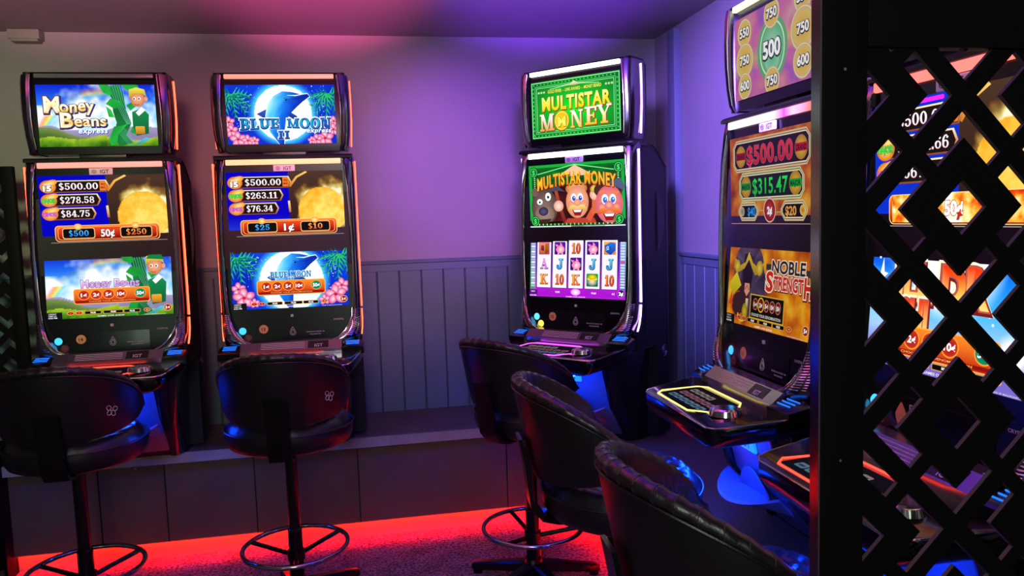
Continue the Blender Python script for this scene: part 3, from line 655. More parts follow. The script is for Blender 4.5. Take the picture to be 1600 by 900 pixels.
def art_noble_top():
    a = Art()
    cs = [hx(c) for c in ('8858b0', 'b860a8', 'c87090', 'c89098', 'a8a0b8')]
    def bg(x, y):
        v = ramp(.45+.55*fbm(x, y, .28, 9), cs); d = abs(y-4.4-.12*(x-8))
        return mix(v, hx('d8c060'), .75-d*.6+.2*N(x, y, 1))
    a.grid(0, 0, 16, 9, 80, 45, bg)
    a.ell(8, 4.3, 3.0, 3.4, '98c890', '60a068'); a.ell(8, 4.3, 2.6, 3.0, 'b0d8b8', '40a860'); a.ring(8, 4.3, 2.5, 2.9, .2, 'd0e8c8'); a.ell(8, 3.3, 1.4, 1.5, '58b878', '90c8a0')
    o = [(.07, '40383c', 0, 0), (.11, 'b0a8a0', 0, 0)]
    for x, y, r, t in ((2.2, 7.2, 1.2, '550'), (2.2, 4.2, 1.5, '750'), (2.2, 1.4, 1.15, '600'), (8, 7.9, 1.2, '750'), (8, 1.0, 1.15, '750'), (13.8, 8.0, 1.2, '550'), (13.8, 5.0, 1.7, '750'), (13.8, 1.9, 1.35, '600')):
        a.ell(x, y, r*1.3, r*1.3, 'e0cc70', 'c8a880'); a.ring(x, y, r*1.22, r*1.22, .1, 'e8dc90'); a.ell(x, y, r, r, 'c8a040', 'd8b850')
        a.txt(t, x, y-.4, 1.0, 'f0f0e8', w=2.1, bold=.05, out=[(.1, '30282c', .04, -.05)])
    a.txt('500', 8, 3.5, 1.75, 'f8f8f4', w=3.5, bold=.05, out=[(.09, '30383c', .05, -.06)])
    return a
def art_noble_main():
    a = Art()
    a.grid(0, 0, 16, 9, 80, 45, lambda x, y: ramp(.35+.45*fbm(x, y, .5, 11)+(.12 if y < 3 else 0), FIRE2))
    def plate(x0, x1, y0, y1, rim, ins):
        c = .5
        P = lambda e: [(x0+c-e*.3, y0-e), (x1-c+e*.3, y0-e), (x1+e, y0+c), (x1+e, y1-c), (x1-c+e*.3, y1+e), (x0+c-e*.3, y1+e), (x0-e, y1-c), (x0-e, y0+c)]
        a.poly(P(.28), rim); a.poly(P(.12), '6a5040'); a.poly(P(.04), 'e8dcb0'); a.poly(P(-.08), ins)
    plate(1.0, 15.0, 5.7, 8.4, 'd8b890', '28141c'); plate(2.2, 13.9, 2.75, 5.05, 'b8d090', '181c1c')
    for x, y, t, c, c2 in ((2.4, 7.0, 'GRAND', 'a01820', 'd8a830'), (13.7, 7.0, 'GRAND', 'c01820', 'e8b830'), (3.4, 3.9, 'MAJOR', '189030', 'd8a830'), (12.7, 3.9, 'MAJOR', '18a030', 'e8b830')):
        a.ell(x, y, 1.05, 1.1, c2, 'a87820'); a.rect(x-1.0, y-.35, x+1.0, y+.4, c); a.txt(t, x, y-.24, .5, '401010' if c[0] in 'ac' else '0a4010', w=1.8, bold=.05)
    a.txt('$500.00', 8.0, 6.15, 1.8, ('e83048', 'c01830'), w=8.6, bold=.02, sp=1.08, out=[(.04, 'f08088', 0, 0), (.022, '700818', 0, 0)])
    a.txt('$315.47', 8.1, 3.15, 1.55, ('30e850', '18a830'), w=6.6, bold=.02, sp=1.06, out=[(.025, '0a4818', 0, 0)])
    plate(2.0, 5.6, .75, 2.1, 'd8c090', '101418'); plate(10.4, 14.4, .75, 2.1, 'd8c090', '181010')
    a.line([(5.7, 1.5), (7, 1.5)], .1, 'c0a080'); a.line([(9.3, 1.3), (10.3, 1.3)], .1, 'c0a080')
    a.txt('$40', 4.5, 1.0, .85, '3090e0', w=1.6, bold=.04); a.ell(2.6, 1.42, .45, .5, '3078b0', 'c8a840', n=14); a.txt('$20', 11.9, 1.0, .85, 'e8a040', w=1.9, bold=.04); a.ell(13.9, 1.42, .48, .5, 'c06818', 'e0c050', n=14)
    a.ell(8.1, 1.5, 1.15, 1.2, 'e0b0a0'); a.ell(8.1, 1.5, 1.02, 1.06, 'd03830', '801818'); a.txt('2\u00a2', 8.1, 1.15, .7, 'e8f4f8', w=.95, bold=.07)
    a.line([(.1, .2), (15.9, .2)], .06, 'd0a090')
    return a
def art_noble_low():
    a = Art()
    a.grid(0, 0, 16, 9, 96, 54, lambda x, y: ramp(.42+.5*fbm(x, y, .42, 21)-(.16 if x < 3 else 0), [hx(c) for c in ('8a3410', 'c05a12', 'e08818', 'e8b030', 'ecd870')]))
    # shaggy dark bull with golden headdress
    a.ell(4.2, 6.3, 3.0, 2.6, lambda x, y: mix(hx('6a5070'), hx('2c2038'), .5+N(x*1.5, y*.7, 2.2, 3))); a.ell(5.2, 4.2, 2.6, 3.2, lambda x, y: mix(hx('584468'), hx('241c30'), .5+N(x*1.5, y, 2.2, 5)))
    a.poly([(1.2, 3.2), (3.2, 5.2), (4.6, 4.2), (4.4, 1.6), (2.0, .9), (1.0, 1.6)], '3c2028')
    a.poly([(3.3, 7.6), (4.6, 7.6), (5.1, 5.4), (4.8, 3.6), (4.1, 3.2), (3.5, 3.8), (3.0, 5.6)], ('2c1c34', '1c1020'))
    a.poly([(1.3, 7.0), (2.4, 6.3), (3.5, 6.7), (4.1, 7.8), (5.0, 6.7), (6.2, 6.2), (7.3, 6.9), (6.8, 5.8), (5.6, 5.4), (4.9, 6.1), (4.2, 7.0), (3.3, 6.0), (2.0, 5.5), (1.0, 6.0)], ('d8b838', 'a88418'))
    a.ell(1.8, 6.2, .6, .7, 'e0c850', 'a88820', n=12); a.ell(6.4, 6.2, .65, .8, 'e0c850', 'a88820', n=12)
    a.poly([(3.6, 4.5), (4.6, 4.5), (4.7, 3.7), (4.1, 3.1), (3.6, 3.6)], 'd89078'); a.line([(3.7, 3.8), (4.1, 4.3), (4.5, 3.8)], .1, '3c1818')
    a.poly([(.3, 4.3), (1.8, 5.6), (2.9, 4.2), (1.1, 2.9)], ('e0cc28', 'b89c10')); a.poly([(.3, 2.0), (.9, 3.4), (1.3, 2.0)], 'c84818')
    a.ring(2.6, 2.1, 1.6, 1.5, .16, 'b03820', 90, 300); a.ell(3.9, 1.5, .6, .9, 'd8b828', '8a7010', n=14); a.rect(4.0, 1.8, 4.5, 2.9, ('e0d0a0', '8a7a30'))
    a.ring(3.3, 1.2, .9, .9, .22, 'd8c020', 180, 340)
    # lettering
    a.rect(7.7, 6.15, 9.1, 6.75, '383038'); a.rect(14.6, 5.85, 16, 6.5, '383038')
    a.txt('NOBLE', 11.7, 5.95, 1.25, '2c2430', w=5.8, bold=.04, out=[(.12, 'a8282c', .04, -.04), (.085, 'f0dcc0', 0, 0)])
    a.txt('S', 8.5, 4.1, 1.95, 'c82820', w=1.35, bold=.05, out=[(.12, '701810', .05, -.06), (.07, 'f0e4d0', 0, 0)])
    a.txt('TRENGT', 11.85, 4.35, 1.3, 'c82820', w=5.1, bold=.05, out=[(.12, '701810', .05, -.06), (.07, 'f0e4d0', 0, 0)])
    a.txt('H', 15.2, 3.95, 1.9, 'c82820', w=1.3, bold=.05, out=[(.12, '701810', .05, -.06), (.07, 'f0e4d0', 0, 0)])
    a.rect(5.0, .95, 11.5, 3.5, 'd8a838'); a.rect(5.15, 1.08, 11.35, 3.38, '14100c')
    for i, t in enumerate(('1\u00a2', '2\u00a2', '5\u00a2', '10\u00a2', '50\u00a2')):
        x = 6.1+i*1.08; k = 1.25 if i == 1 else 1
        a.ell(x, 2.5, .5*k, .62*k, 'e8c830' if i == 1 else 'c07060'); a.ell(x, 2.5, .4*k, .52*k, '902018', '501010'); a.txt(t, x, 2.25, .45, 'f0e8e0', w=.62, bold=.06)
    a.txt('CHOOSE YOUR DENOMINATION', 8.2, 1.25, .3, 'c8c8c0', w=5.6, bold=.04)
    status(a, red='a03028', corner='5\u00a2', tint='c8c0c0')
    return a

def art_fire_main():   # machine behind the lattice
    a = art_planet(('$500.00', '$1,541.66', '$567.20'), '$500', '50\u00a2', '$250', seed=4, left='0a30c8', xes=(8.2, 7.75, 7.2))
    a.rr(1.0, 8.55, 7.2, 8.85, .12, 'f028f0')
    a.grid(2.0, .35, 14.4, 2.3, 90, 16, lambda x, y: ramp(.4+.6*fbm(x, y, 1.1, 31)+.5*math.exp(-((x-8)**2)/1.8), [hx('c01808'), hx('e84810'), hx('ffb030'), hx('fff0a0'), hx('ffffff')]))
    a.txt('50\u00a2', 8.1, .85, .95, 'ffffff', w=1.7, bold=.06, out=[(.05, 'c03010', 0, 0)])
    return a
def art_fire_low():
    a = Art()
    def bg(x, y):
        b = ramp((9-y)/8, [hx('0838e0'), hx('1080f0'), hx('40b8f8'), hx('a0c8f8'), hx('7868c8')])
        d = math.hypot((x-8), (y-8.4)*1.1); b = mix(hx('ffffff'), b, (d-3.6)/1.4)
        d2 = math.hypot(x-13.6, y-2.6); b = mix(hx('ffffff'), b, (d2-.7)/.8)
        return mix(b, hx('ffffff'), max(0, fbm(x, y, .5, 14))*.5*(x < 5))
    a.grid(0, 0, 16, 9, 96, 54, bg)
    for x, y in ((12.9, 8.3), (13.6, 7.6), (14.3, 8.6), (11.6, 4.8), (11.9, 4.3), (.8, 8.2), (1.2, 5.5)): a.ell(x, y, .12, .12, 'ffffff', 'a0e0ff', n=10)
    a.poly([(.9, 6.9), (1.2, 8.2), (1.35, 7.1), (1.8, 7.0), (1.3, 6.6)], 'ffffff')
    g = ('ff3010', 'ff5a18', 'ffc050', 'ffe080'); o = [(.14, 'fff0d0', 0, 0), (.10, '7a1c20', .08, -.1), (.05, 'c05848', 0, 0)]
    a.txt('ILL DR', 7.2, 5.3, 2.6, g, w=8.6, bold=.07, out=o)
    a.txt('CHI', 4.6, 2.95, 2.3, g, w=3.2, bold=.07, out=o)
    denom_bar(a, 1.8, 12.6, 1.1, 3.2)
    status(a)
    return a
def art_top5():
    a = Art(); a.grid(0, 0, 16, 9, 60, 34, lambda x, y: ramp(.5+.5*fbm(x, y, .3, 41), [hx('50306c'), hx('70407c'), hx('a07050')]))
    a.rr(.6, .5, 3.0, 1.9, .3, '18d0b8'); return a
def art_deck():
    a = Art(); a.rect(0, 0, 16, 9, '141018')
    for j, c in enumerate(('4a7890', '8a5468', '8a7a78')):
        for i in range(6):
            if j == 2 and i > 3: continue
            x = 1.4+i*2.2+j*.2; y = 1.0+j*2.4; a.rr(x, y, x+1.9, y+1.7, .3, ('60788c' if j == 0 else c, c)); a.rr(x+.3, y+.5, x+1.5, y+1.1, .2, '303848')
    return a

# ================================================================ the room
YW, XW, ZC, ZD, ZP = 4.535, 1.767, 2.713, 1.444, .558      # back wall, right wall, ceiling, dado top, platform top
XL, YB = -4.2, -2.6
def carpet_mat():
    mt = bpy.data.materials.new('carpet'); mt.use_nodes = True; nt = mt.node_tree; b = nt.nodes['Principled BSDF']
    tc = nt.nodes.new('ShaderNodeTexCoord')
    n = nt.nodes.new('ShaderNodeTexNoise'); n.inputs['Scale'].default_value = 9; n.inputs['Detail'].default_value = 3
    f = nt.nodes.new('ShaderNodeTexNoise'); f.inputs['Scale'].default_value = 75; f.inputs['Detail'].default_value = 2
    r = nt.nodes.new('ShaderNodeValToRGB'); e = r.color_ramp.elements
    e[0].position = .3; e[0].color = (*lin('7c6e78'), 1); e[1].position = .7; e[1].color = (*lin('a092a0'), 1)
    mx = nt.nodes.new('ShaderNodeMix'); mx.data_type = 'RGBA'; mx.blend_type = 'MULTIPLY'; mx.inputs['Factor'].default_value = .8
    r2 = nt.nodes.new('ShaderNodeValToRGB'); r2.color_ramp.elements[0].position = .38; r2.color_ramp.elements[0].color = (.04, .04, .04, 1); r2.color_ramp.elements[1].position = .60
    for q in (n, f): nt.links.new(tc.outputs['Object'], q.inputs['Vector'])
    nt.links.new(n.outputs['Fac'], r.inputs['Fac']); nt.links.new(f.outputs['Fac'], r2.inputs['Fac'])
    nt.links.new(r.outputs['Color'], mx.inputs['A']); nt.links.new(r2.outputs['Color'], mx.inputs['B'])
    nt.links.new(mx.outputs['Result'], b.inputs['Base Color']); b.inputs['Roughness'].default_value = 1; b.inputs['Specular IOR Level'].default_value = .1
    bp = nt.nodes.new('ShaderNodeBump'); bp.inputs['Strength'].default_value = .6; bp.inputs['Distance'].default_value = .01
    nt.links.new(f.outputs['Fac'], bp.inputs['Height']); nt.links.new(bp.outputs['Normal'], b.inputs['Normal'])
    return mt
bm = bmn(); box(bm, XL, XW+.1, YB, YW+.1, -.08, 0); struct('floor', bm, carpet_mat(), 0)
bm = bmn(); box(bm, XL, XW+.1, YB, YW+.1, ZC, ZC+.1); struct('ceiling', bm, M_ceil, 0)
bm = bmn(); box(bm, XL, XW+.1, YW, YW+.1, 0, ZC); struct('wall_back', bm, M_wall, 0)
bm = bmn(); box(bm, XW, XW+.1, YB, YW, 0, ZC); struct('wall_right', bm, M_wall, 0)
bm = bmn(); box(bm, XL-.1, XL, YB, YW+.1, 0, ZC); struct('wall_left', bm, M_wall, 0)
bm = bmn()
for a in ((XL, -2.9, 0, ZC), (-2.9, -2.3, 0, .9), (-2.9, -2.3, 2.1, ZC), (-2.3, -.4, 0, ZC), (-.4, .2, 0, .9), (-.4, .2, 2.1, ZC), (.2, XW, 0, ZC)):
    box(bm, a[0], a[1], YB-.1, YB, a[2], a[3])
struct('wall_front', bm, M_wall, 0)
for k, x in enumerate((-2.9, -.4)):
    bm = bmn(); box(bm, x, x+.6, YB-.08, YB-.06, .9, 2.1)
    struct('added_pane_%d' % (k+1), bm, glow('added_pane_glow', (.72, 1, .74), 3))  # glowing panes added behind the camera for fill and chrome reflections
    bm = bmn()
    for a in ((x-.04, x, .86, 2.14), (x+.6, x+.64, .86, 2.14), (x, x+.6, .86, .9), (x, x+.6, 2.1, 2.14), (x+.285, x+.315, .9, 2.1)): box(bm, a[0], a[1], YB-.01, YB+.015, a[2], a[3])
    struct('trim_%d' % (10+k), bm, M_box)
# tongue-and-groove dado with its cap rail
def dado(n, p0, d, L, nrm, first):
    bm = bmn(); pw = .128
    P = lambda s, t, z: Vector((p0[0]+d[0]*s+nrm[0]*t, p0[1]+d[1]*s+nrm[1]*t, z))
    s = first-pw*math.ceil(first/pw)
    while s < L:
        a, b = max(0, s), min(L, s+pw)
        if b-a > .01:
            prof = [(a, 0), (a+.0022, .004), (a+.006, .012), (b-.006, .012), (b-.0022, .004), (b, 0)]
            loft(bm, [[P(x, t, ZP-.02) for x, t in prof], [P(x, t, ZD-.03) for x, t in prof]])
        s += pw
    struct('trim_%d' % n, bm, M_dado, 20)
    bm = bmn(); prof = [(0, ZD-.062), (.018, ZD-.062), (.018, ZD-.022), (.030, ZD-.018), (.032, ZD-.004), (.028, ZD), (0, ZD)]
    loft(bm, [[P(0, t, z) for t, z in prof], [P(L, t, z) for t, z in prof]]); struct('trim_%d' % (n+1), bm, M_dado, 30)
dado(1, (-3.2, YW, 0), (1, 0), XW+3.2, (0, -1), .05)
dado(3, (XW, YW-.03, 0), (0, -1), 3.4, (-1, 0), .03)
bm = bmn(); box(bm, XW-.045, XW, YW-.40, YW-.30, ZP, ZC-.03, .004); struct('trim_5', bm, M_trimblue)     # pipe boxing on the right wall
bm = bmn(); box(bm, -1.755, -1.605, YW-.075, YW, ZC-.050, ZC-.002, .004); box(bm, -1.745, -1.615, YW-.07, YW, ZC-.062, ZC-.048, .003)
tag(part('trunking_box', bm, M_box), 'pale cable trunking box where the back wall meets the ceiling, far left', 'box')
# the raised platform: board, nosing, kick board, recessed red-lit skirting
PX = 1.075
edge = [(-1.76, 3.99), (.762, 3.99), (PX, 3.677), (PX, .2)]
def offs(d):     # the edge moved back by d (towards the walls)
    k = d*math.tan(math.radians(22.5))
    return [(-1.76, 3.99+d), (.762+k, 3.99+d), (PX+d, 3.677+k), (PX+d, .2)]
back = [(XW-.013, .2), (XW-.013, YW-.013), (-1.76, YW-.013)]
def slab(bm, pts, z0, z1): prism(bm, pts, lambda x, y: (x, y, z0), lambda x, y: (x, y, z1))
bm = bmn(); slab(bm, offs(.012)+back, ZP-.03, ZP); struct('platform_top', bm, M_plat)
def band(bm, d0, d1, z0, z1):
    a, b = offs(d0), offs(d1)
    for i in range(3):
        slab(bm, [a[i], a[i+1], b[i+1], b[i]], z0, z1)
bm = bmn(); band(bm, 0, .0115, ZP-.05, ZP+.001); struct('platform_nosing', bm, M_nose)
bm = bmn(); band(bm, .05, .066, .092, ZP-.032); struct('platform_kick_board', bm, M_kick)
bm = bmn(); band(bm, .085, .10, 0, .14); struct('baseboard_platform', bm, M_skirt)
bm = bmn(); slab(bm, [(-1.775, 3.96), (-1.761, 3.96), (-1.761, YW-.02), (-1.775, YW-.02)], 0, ZP); struct('platform_end_board', bm, M_lattice)
bm = bmn(); box(bm, -2.85, -1.776, 4.12, YW-.001, 0, ZP+.001); struct('platform_plinth', bm, M_lattice)
bm = bmn()                      # battens / joints on the kick board
for x in (-1.37, -.73, .0, .70):
    pass
a = offs(.0485)
for x in (-1.36, -1.05, -.62, -.10, .69): box(bm, x, x+.004, a[0][1]-.002, a[0][1]+.0016, .094, ZP-.05)
struct('platform_joints', bm, M_lattice)
bm = bmn(); band(bm, .067, .079, .098, .104)
o = part('led_strip', bm, G_floor); tag(o, 'glowing red light strip tucked under the platform kick board', 'light strip')
for x in (-1.18, .655):
    bm = bmn(); disc(bm, (x, a[0][1]+.0015, ZP-.075), (0, -1, 0), .011, .006, 20, .008); h = part('coach_screw', bm, M_ring)
    tag(h, 'small round bolt head on the platform front '+('below the leftmost stool seat' if x < 0 else 'just left of the inner corner'), 'bolt', 'bolts on the platform front')

# ================================================================ lattice screens
def lattice(name, label, x0, x1, y, z0, z1, fw, cx, cz, u=.02039, th=.0075, frame_d=.024, side=1):
    t = thing(name, label, 'screen', ((x0+x1)/2, y, z0), 0)
    ox, oy, oz = (x0+x1)/2, y, z0
    hx0, hx1, hz0, hz1 = x0+fw, x1-fw, z0+fw, z1-fw
    if x1 > XW-.05: hx1 = x1
    brk = [-8, -7, -5, -2, -.85, .85, 2, 5, 7, 8]
    bm = bmn(); cache = {}
    def V(a, b):
        k = (round(a*1e4), round(b*1e4))
        if k not in cache: cache[k] = bm.verts.new((cx+(a+b)/2, 0, cz+(a-b)/2))
        return cache[k]
    R = int(3.2/(16*u))+1
    lo_a = (hx0-cx)+(hz0-cz); hi_a = (hx1-cx)+(hz1-cz); lo_b = (hx0-cx)-(hz1-cz); hi_b = (hx1-cx)-(hz0-cz)
    for ia in range(int(lo_a//(16*u))-1, int(hi_a//(16*u))+2):
        for ib in range(int(lo_b//(16*u))-1, int(hi_b//(16*u))+2):
            for i in range(9):
                for j in range(9):
                    a0, a1, b0, b1 = [v*u for v in (brk[i], brk[i+1], brk[j], brk[j+1])]
                    am, bmid = abs(a0+a1)/2/u, abs(b0+b1)/2/u; q = max(am, bmid); s = min(am, bmid)
                    hole = q < 2 or (5 < q < 7 and s > .85)
                    if hole: continue
                    A, B = ia*16*u, ib*16*u
                    px = (A+B+(a0+a1+b0+b1)/2)/2+cx; pz = (A-B+(a0+a1-b0-b1)/2)/2+cz
                    if not (hx0-.12 < px < hx1+.12 and hz0-.12 < pz < hz1+.12): continue
                    try: bm.faces.new([V(A+a0, B+b0), V(A+a1, B+b0), V(A+a1, B+b1), V(A+a0, B+b1)])
                    except ValueError: pass
    for co, no in (((hx0, 0, 0), (-1, 0, 0)), ((hx1, 0, 0), (1, 0, 0)), ((0, 0, hz0), (0, 0, -1)), ((0, 0, hz1), (0, 0, 1))):
        bmesh.ops.bisect_plane(bm, geom=bm.verts[:]+bm.edges[:]+bm.faces[:], plane_co=co, plane_no=no, clear_outer=True, dist=1e-5)
    bmesh.ops.dissolve_limit(bm, angle_limit=.01, verts=bm.verts[:], edges=bm.edges[:])
    r = bmesh.ops.extrude_face_region(bm, geom=bm.faces[:])
    bmesh.ops.translate(bm, verts=[v for v in r['geom'] if isinstance(v, bmesh.types.BMVert)], vec=(0, th, 0))
    bmesh.ops.translate(bm, verts=bm.verts[:], vec=(-ox, .006, -oz))
    bm.normal_update()
    for f_ in bm.faces:
        if abs(f_.normal.y) < .5: f_.material_index = 1
    part('lattice_panel', bm, [M_lattice, M_cut if side > 0 else M_lattice], t, 0)
    def fr(n, a0, a1, c0, c1):
        bm = bmn(); box(bm, a0-ox, a1-ox, 0, frame_d, c0-oz, c1-oz, .0025); part(n, bm, M_latticef, t)
    fr('frame_post', x0, hx0, z0, z1)
    if x1 != hx1: fr('frame_post', hx1, x1, z0, z1)
    fr('top_rail', hx0, hx1, hz1, z1); fr('bottom_rail', hx0, hx1, z0, hz0)
    bm = bmn(); X = x0-ox if side > 0 else x1-ox                       # bright metal edging on the free edge
    box(bm, X-(.0035 if side > 0 else -.0005), X+(-.0005 if side > 0 else .0035), .001, frame_d-.001, .002, z1-oz-.002)
    part('edge_trim', bm, M_chromed if side > 0 else M_latticef, t)
    return t
t = lattice('lattice_screen', 'tall black lattice screen with diamond cut-outs, on the right in front of a machine', .636, 1.762, 1.0, .0, 1.963, .070, .868, 1.664)
for z in (1.345+.225, 1.62+.22, 1.13):
    pass
for x, z in ((.670, 1.862), (.667, 1.300)):
    bm = bmn(); disc(bm, (x-1.199, 0, z), (0, -1, 0), .0022, .0012, 12); part('screw', bm, M_ring, t)
lattice('lattice_screen', 'dark lattice screen at the far left edge, standing on the platform by the wall', -2.75, -1.683, 4.2, ZP+.002, 1.995, .055, -1.93, 1.5, side=-1)

# ================================================================ slot machines
SC = dict(t=(.25, 1.768, 1.492, -.129, -.126), m=(.269, 1.362, 1.057, -.1405, -.1355), l=(.271, 1.006, .712, -.1355, -.1575))
_PM = {}
def cached(key, fn, mt, smooth=35):
    k = (key, mt.name)
    if k not in _PM:
        bm = bmn(); fn(bm); _PM[k] = to_mesh(key, bm, mt, smooth)
    return _PM[k]
# chrome side columns of the main housing: z, inner x, outer x, front y
CO = [(1.438, .266, .318, -.128), (1.42, .272, .324, -.146), (1.38, .277, .325, -.153), (1.28, .287, .325, -.162), (1.15, .294, .325, -.167), (1.0, .297, .325, -.170), (.86, .296, .325, -.172),
      (.76, .292, .325, -.174), (.70, .286, .324, -.178), (.66, .278, .323, -.186), (.625, .265, .321, -.198), (.595, .246, .317, -.208), (.57, .218, .312, -.216), (.552, .180, .306, -.220), (.540, .150, .300, -.220)]
CT = [(1.822, .262, .300, -.128), (1.812, .264, .312, -.146), (1.78, .266, .316, -.150), (1.70, .271, .318, -.152), (1.62, .273, .318, -.150), (1.54, .270, .314, -.145), (1.48, .264, .307, -.138), (1.455, .258, .300, -.126)]
def column(tab, sx, back):
    def fn(bm):
        rings = []
        for z, xi, xo, yf in tab:
            w = xo-xi; r = [(xi, back), (xi, yf+.018), (xi+.004, yf+.004), (xi+.25*w, yf), (xi+.5*w, yf+.004), (xi+.75*w, yf+.012), (xo, yf+.034), (xo+.001, back)]
            rings.append([(sx*x, y, z) for x, y in r])
        loft(bm, rings)
    return fn
def ribs(sx):          # diagonal ribbing on the flared foot of a column
    def fn(bm):
        for i in range(15):
            z = .575+i*.0083; k = next(j for j in range(len(CO)-1) if CO[j][0] >= z >= CO[j+1][0]); a, b = CO[k], CO[k+1]; f = (a[0]-z)/(a[0]-b[0])
            xi, xo, yf = [a[j]+(b[j]-a[j])*f for j in (1, 2, 3)]; w = xo-xi
            tube(bm, [(sx*(xi+.08*w), yf+.003, z-.003), (sx*(xi+.5*w), yf+.002, z), (sx*(xi+.92*w), yf+.024, z+.003)], .0021, 6)
    return fn
def shell(bm):         # side-profile cabinet behind the screens
    prof = [(-.115, .47), (-.125, .60), (-.135, .75), (-.14, 1.0), (-.135, 1.25), (-.125, 1.432), (.06, 1.437), (.10, 1.42), (.215, 1.335), (.22, 1.30), (.22, .02), (.09, .02), (.09, .47)]
    x = .312
    loft(bm, [[(-x+.006, y, z) for y, z in prof], [(-x, y*.985, z-.002) for y, z in prof], [(x, y*.985, z-.002) for y, z in prof], [(x-.006, y, z) for y, z in prof]])
def hollow(bm):        # recess pressed into the side panel
    pass
def basefn(bm):        # lower cabinet with rounded front corners
    def ring(z, hw, yf):
        pts = [(-hw, .20)]
        for i in range(7):
            t = PI/2*i/6; pts.append((-hw+.07*(1-math.cos(t)), yf+.07*(1-math.sin(t))))
        pts += [(-x, y) for x, y in reversed(pts[1:])]; pts.append((hw, .20))
        return [(x, y, z) for x, y in pts]
    loft(bm, [ring(0, .252, -.015), ring(.05, .252, -.045), ring(.2, .255, -.165), ring(.35, .260, -.205), ring(.44, .266, -.225), ring(.475, .27, -.235)])
def recess(bm):        # smooth lit panel in the middle of the base
    rows = [(.03, .185, -.040), (.12, .18, -.110), (.20, .18, -.172), (.28, .175, -.194), (.36, .17, -.215), (.455, .165, -.236)]
    vs = [[bm.verts.new((w*(2*i/8-1), y-.006+.012*(2*i/8-1)**2, z)) for i in range(9)] for z, w, y in rows]
    for a, b in zip(vs, vs[1:]):
        for i in range(8): bm.faces.new((a[i], a[i+1], b[i+1], b[i]))
    r = bmesh.ops.extrude_face_region(bm, geom=bm.faces[:]); bmesh.ops.translate(bm, verts=[v for v in r['geom'] if isinstance(v, bmesh.types.BMVert)], vec=(0, .02, 0))
def basecol(sx):
    def fn(bm):
        rings = []
        for z, x0, x1, y0 in ((0, .175, .235, -.030), (.06, .176, .24, -.062), (.2, .182, .25, -.182), (.33, .185, .262, -.225), (.42, .185, .272, -.250), (.462, .185, .276, -.265)):
            w = x1-x0; rings.append([(sx*x, y, z) for x, y in ((x0, .02), (x0, y0+.012), (x0+.008, y0), (x0+.4*w, y0-.004), (x0+.75*w, y0+.010), (x1, y0+.035), (x1+.002, .02))])
        loft(bm, rings)
    return fn
DECK = [(-.318, -.19), (-.326, -.23), (-.315, -.30), (-.285, -.43), (-.270, -.463), (-.245, -.478), (.245, -.478), (.270, -.463), (.285, -.43), (.315, -.30), (.326, -.23), (.318, -.19)]
dz = lambda y: .512+(y+.19)*.115
def deckfn(bm):
    cx, cy = 0, -.33
    def R(k, dzz, yy=None): return [(cx+(x-cx)*k, cy+(y-cy)*k, dz(y)+dzz) for x, y in DECK]
    loft(bm, [R(.80, -.080), R(.93, -.066), R(.985, -.048), R(1.0, -.038), R(1.0, -.006), R(.992, -.001), R(.975, 0)])
def ondeck(x, y, h=0): return (x, y, dz(y)+h)
def louvres(bm):
    for i in range(7): box(bm, .3125, .3155, .135, .185, .30-i*.022, .308-i*.022)
    for i in range(4): box(bm, .3125, .3155, .15, .185, .155-i*.012, .160-i*.012)
    for i in range(4): box(bm, .3125, .3155, .15, .185, .075-i*.012, .080-i*.012)
def printed(a_fn, name, w, zt, zb, yt, yb, mt, parent): return a_fn.build(name, w, zt, zb, yt, yb, mt, parent)
def text_part(name, s, x, y, z, h, mt, parent, bold=.02, w=None, tilt=0, th=.0008):
    """raised lettering on a front face (normal -y)"""
    vs, fs, ww = text_geo(s, bold); sx = h if w is None else w/ww
    me = bpy.data.meshes.new(name)
    me.from_pydata([(x+(a-ww/2)*sx, y-b*h*math.sin(tilt), z+b*h*math.cos(tilt)) for a, b in vs], [], fs); me.materials.append(mt)
    return obj(name, me, parent)
M_bluelit = mat('footwell_panel', (.32, .33, .42), .35, coat=.2)
M_tray = mat('tray_plastic', (.42, .45, .60), .35)
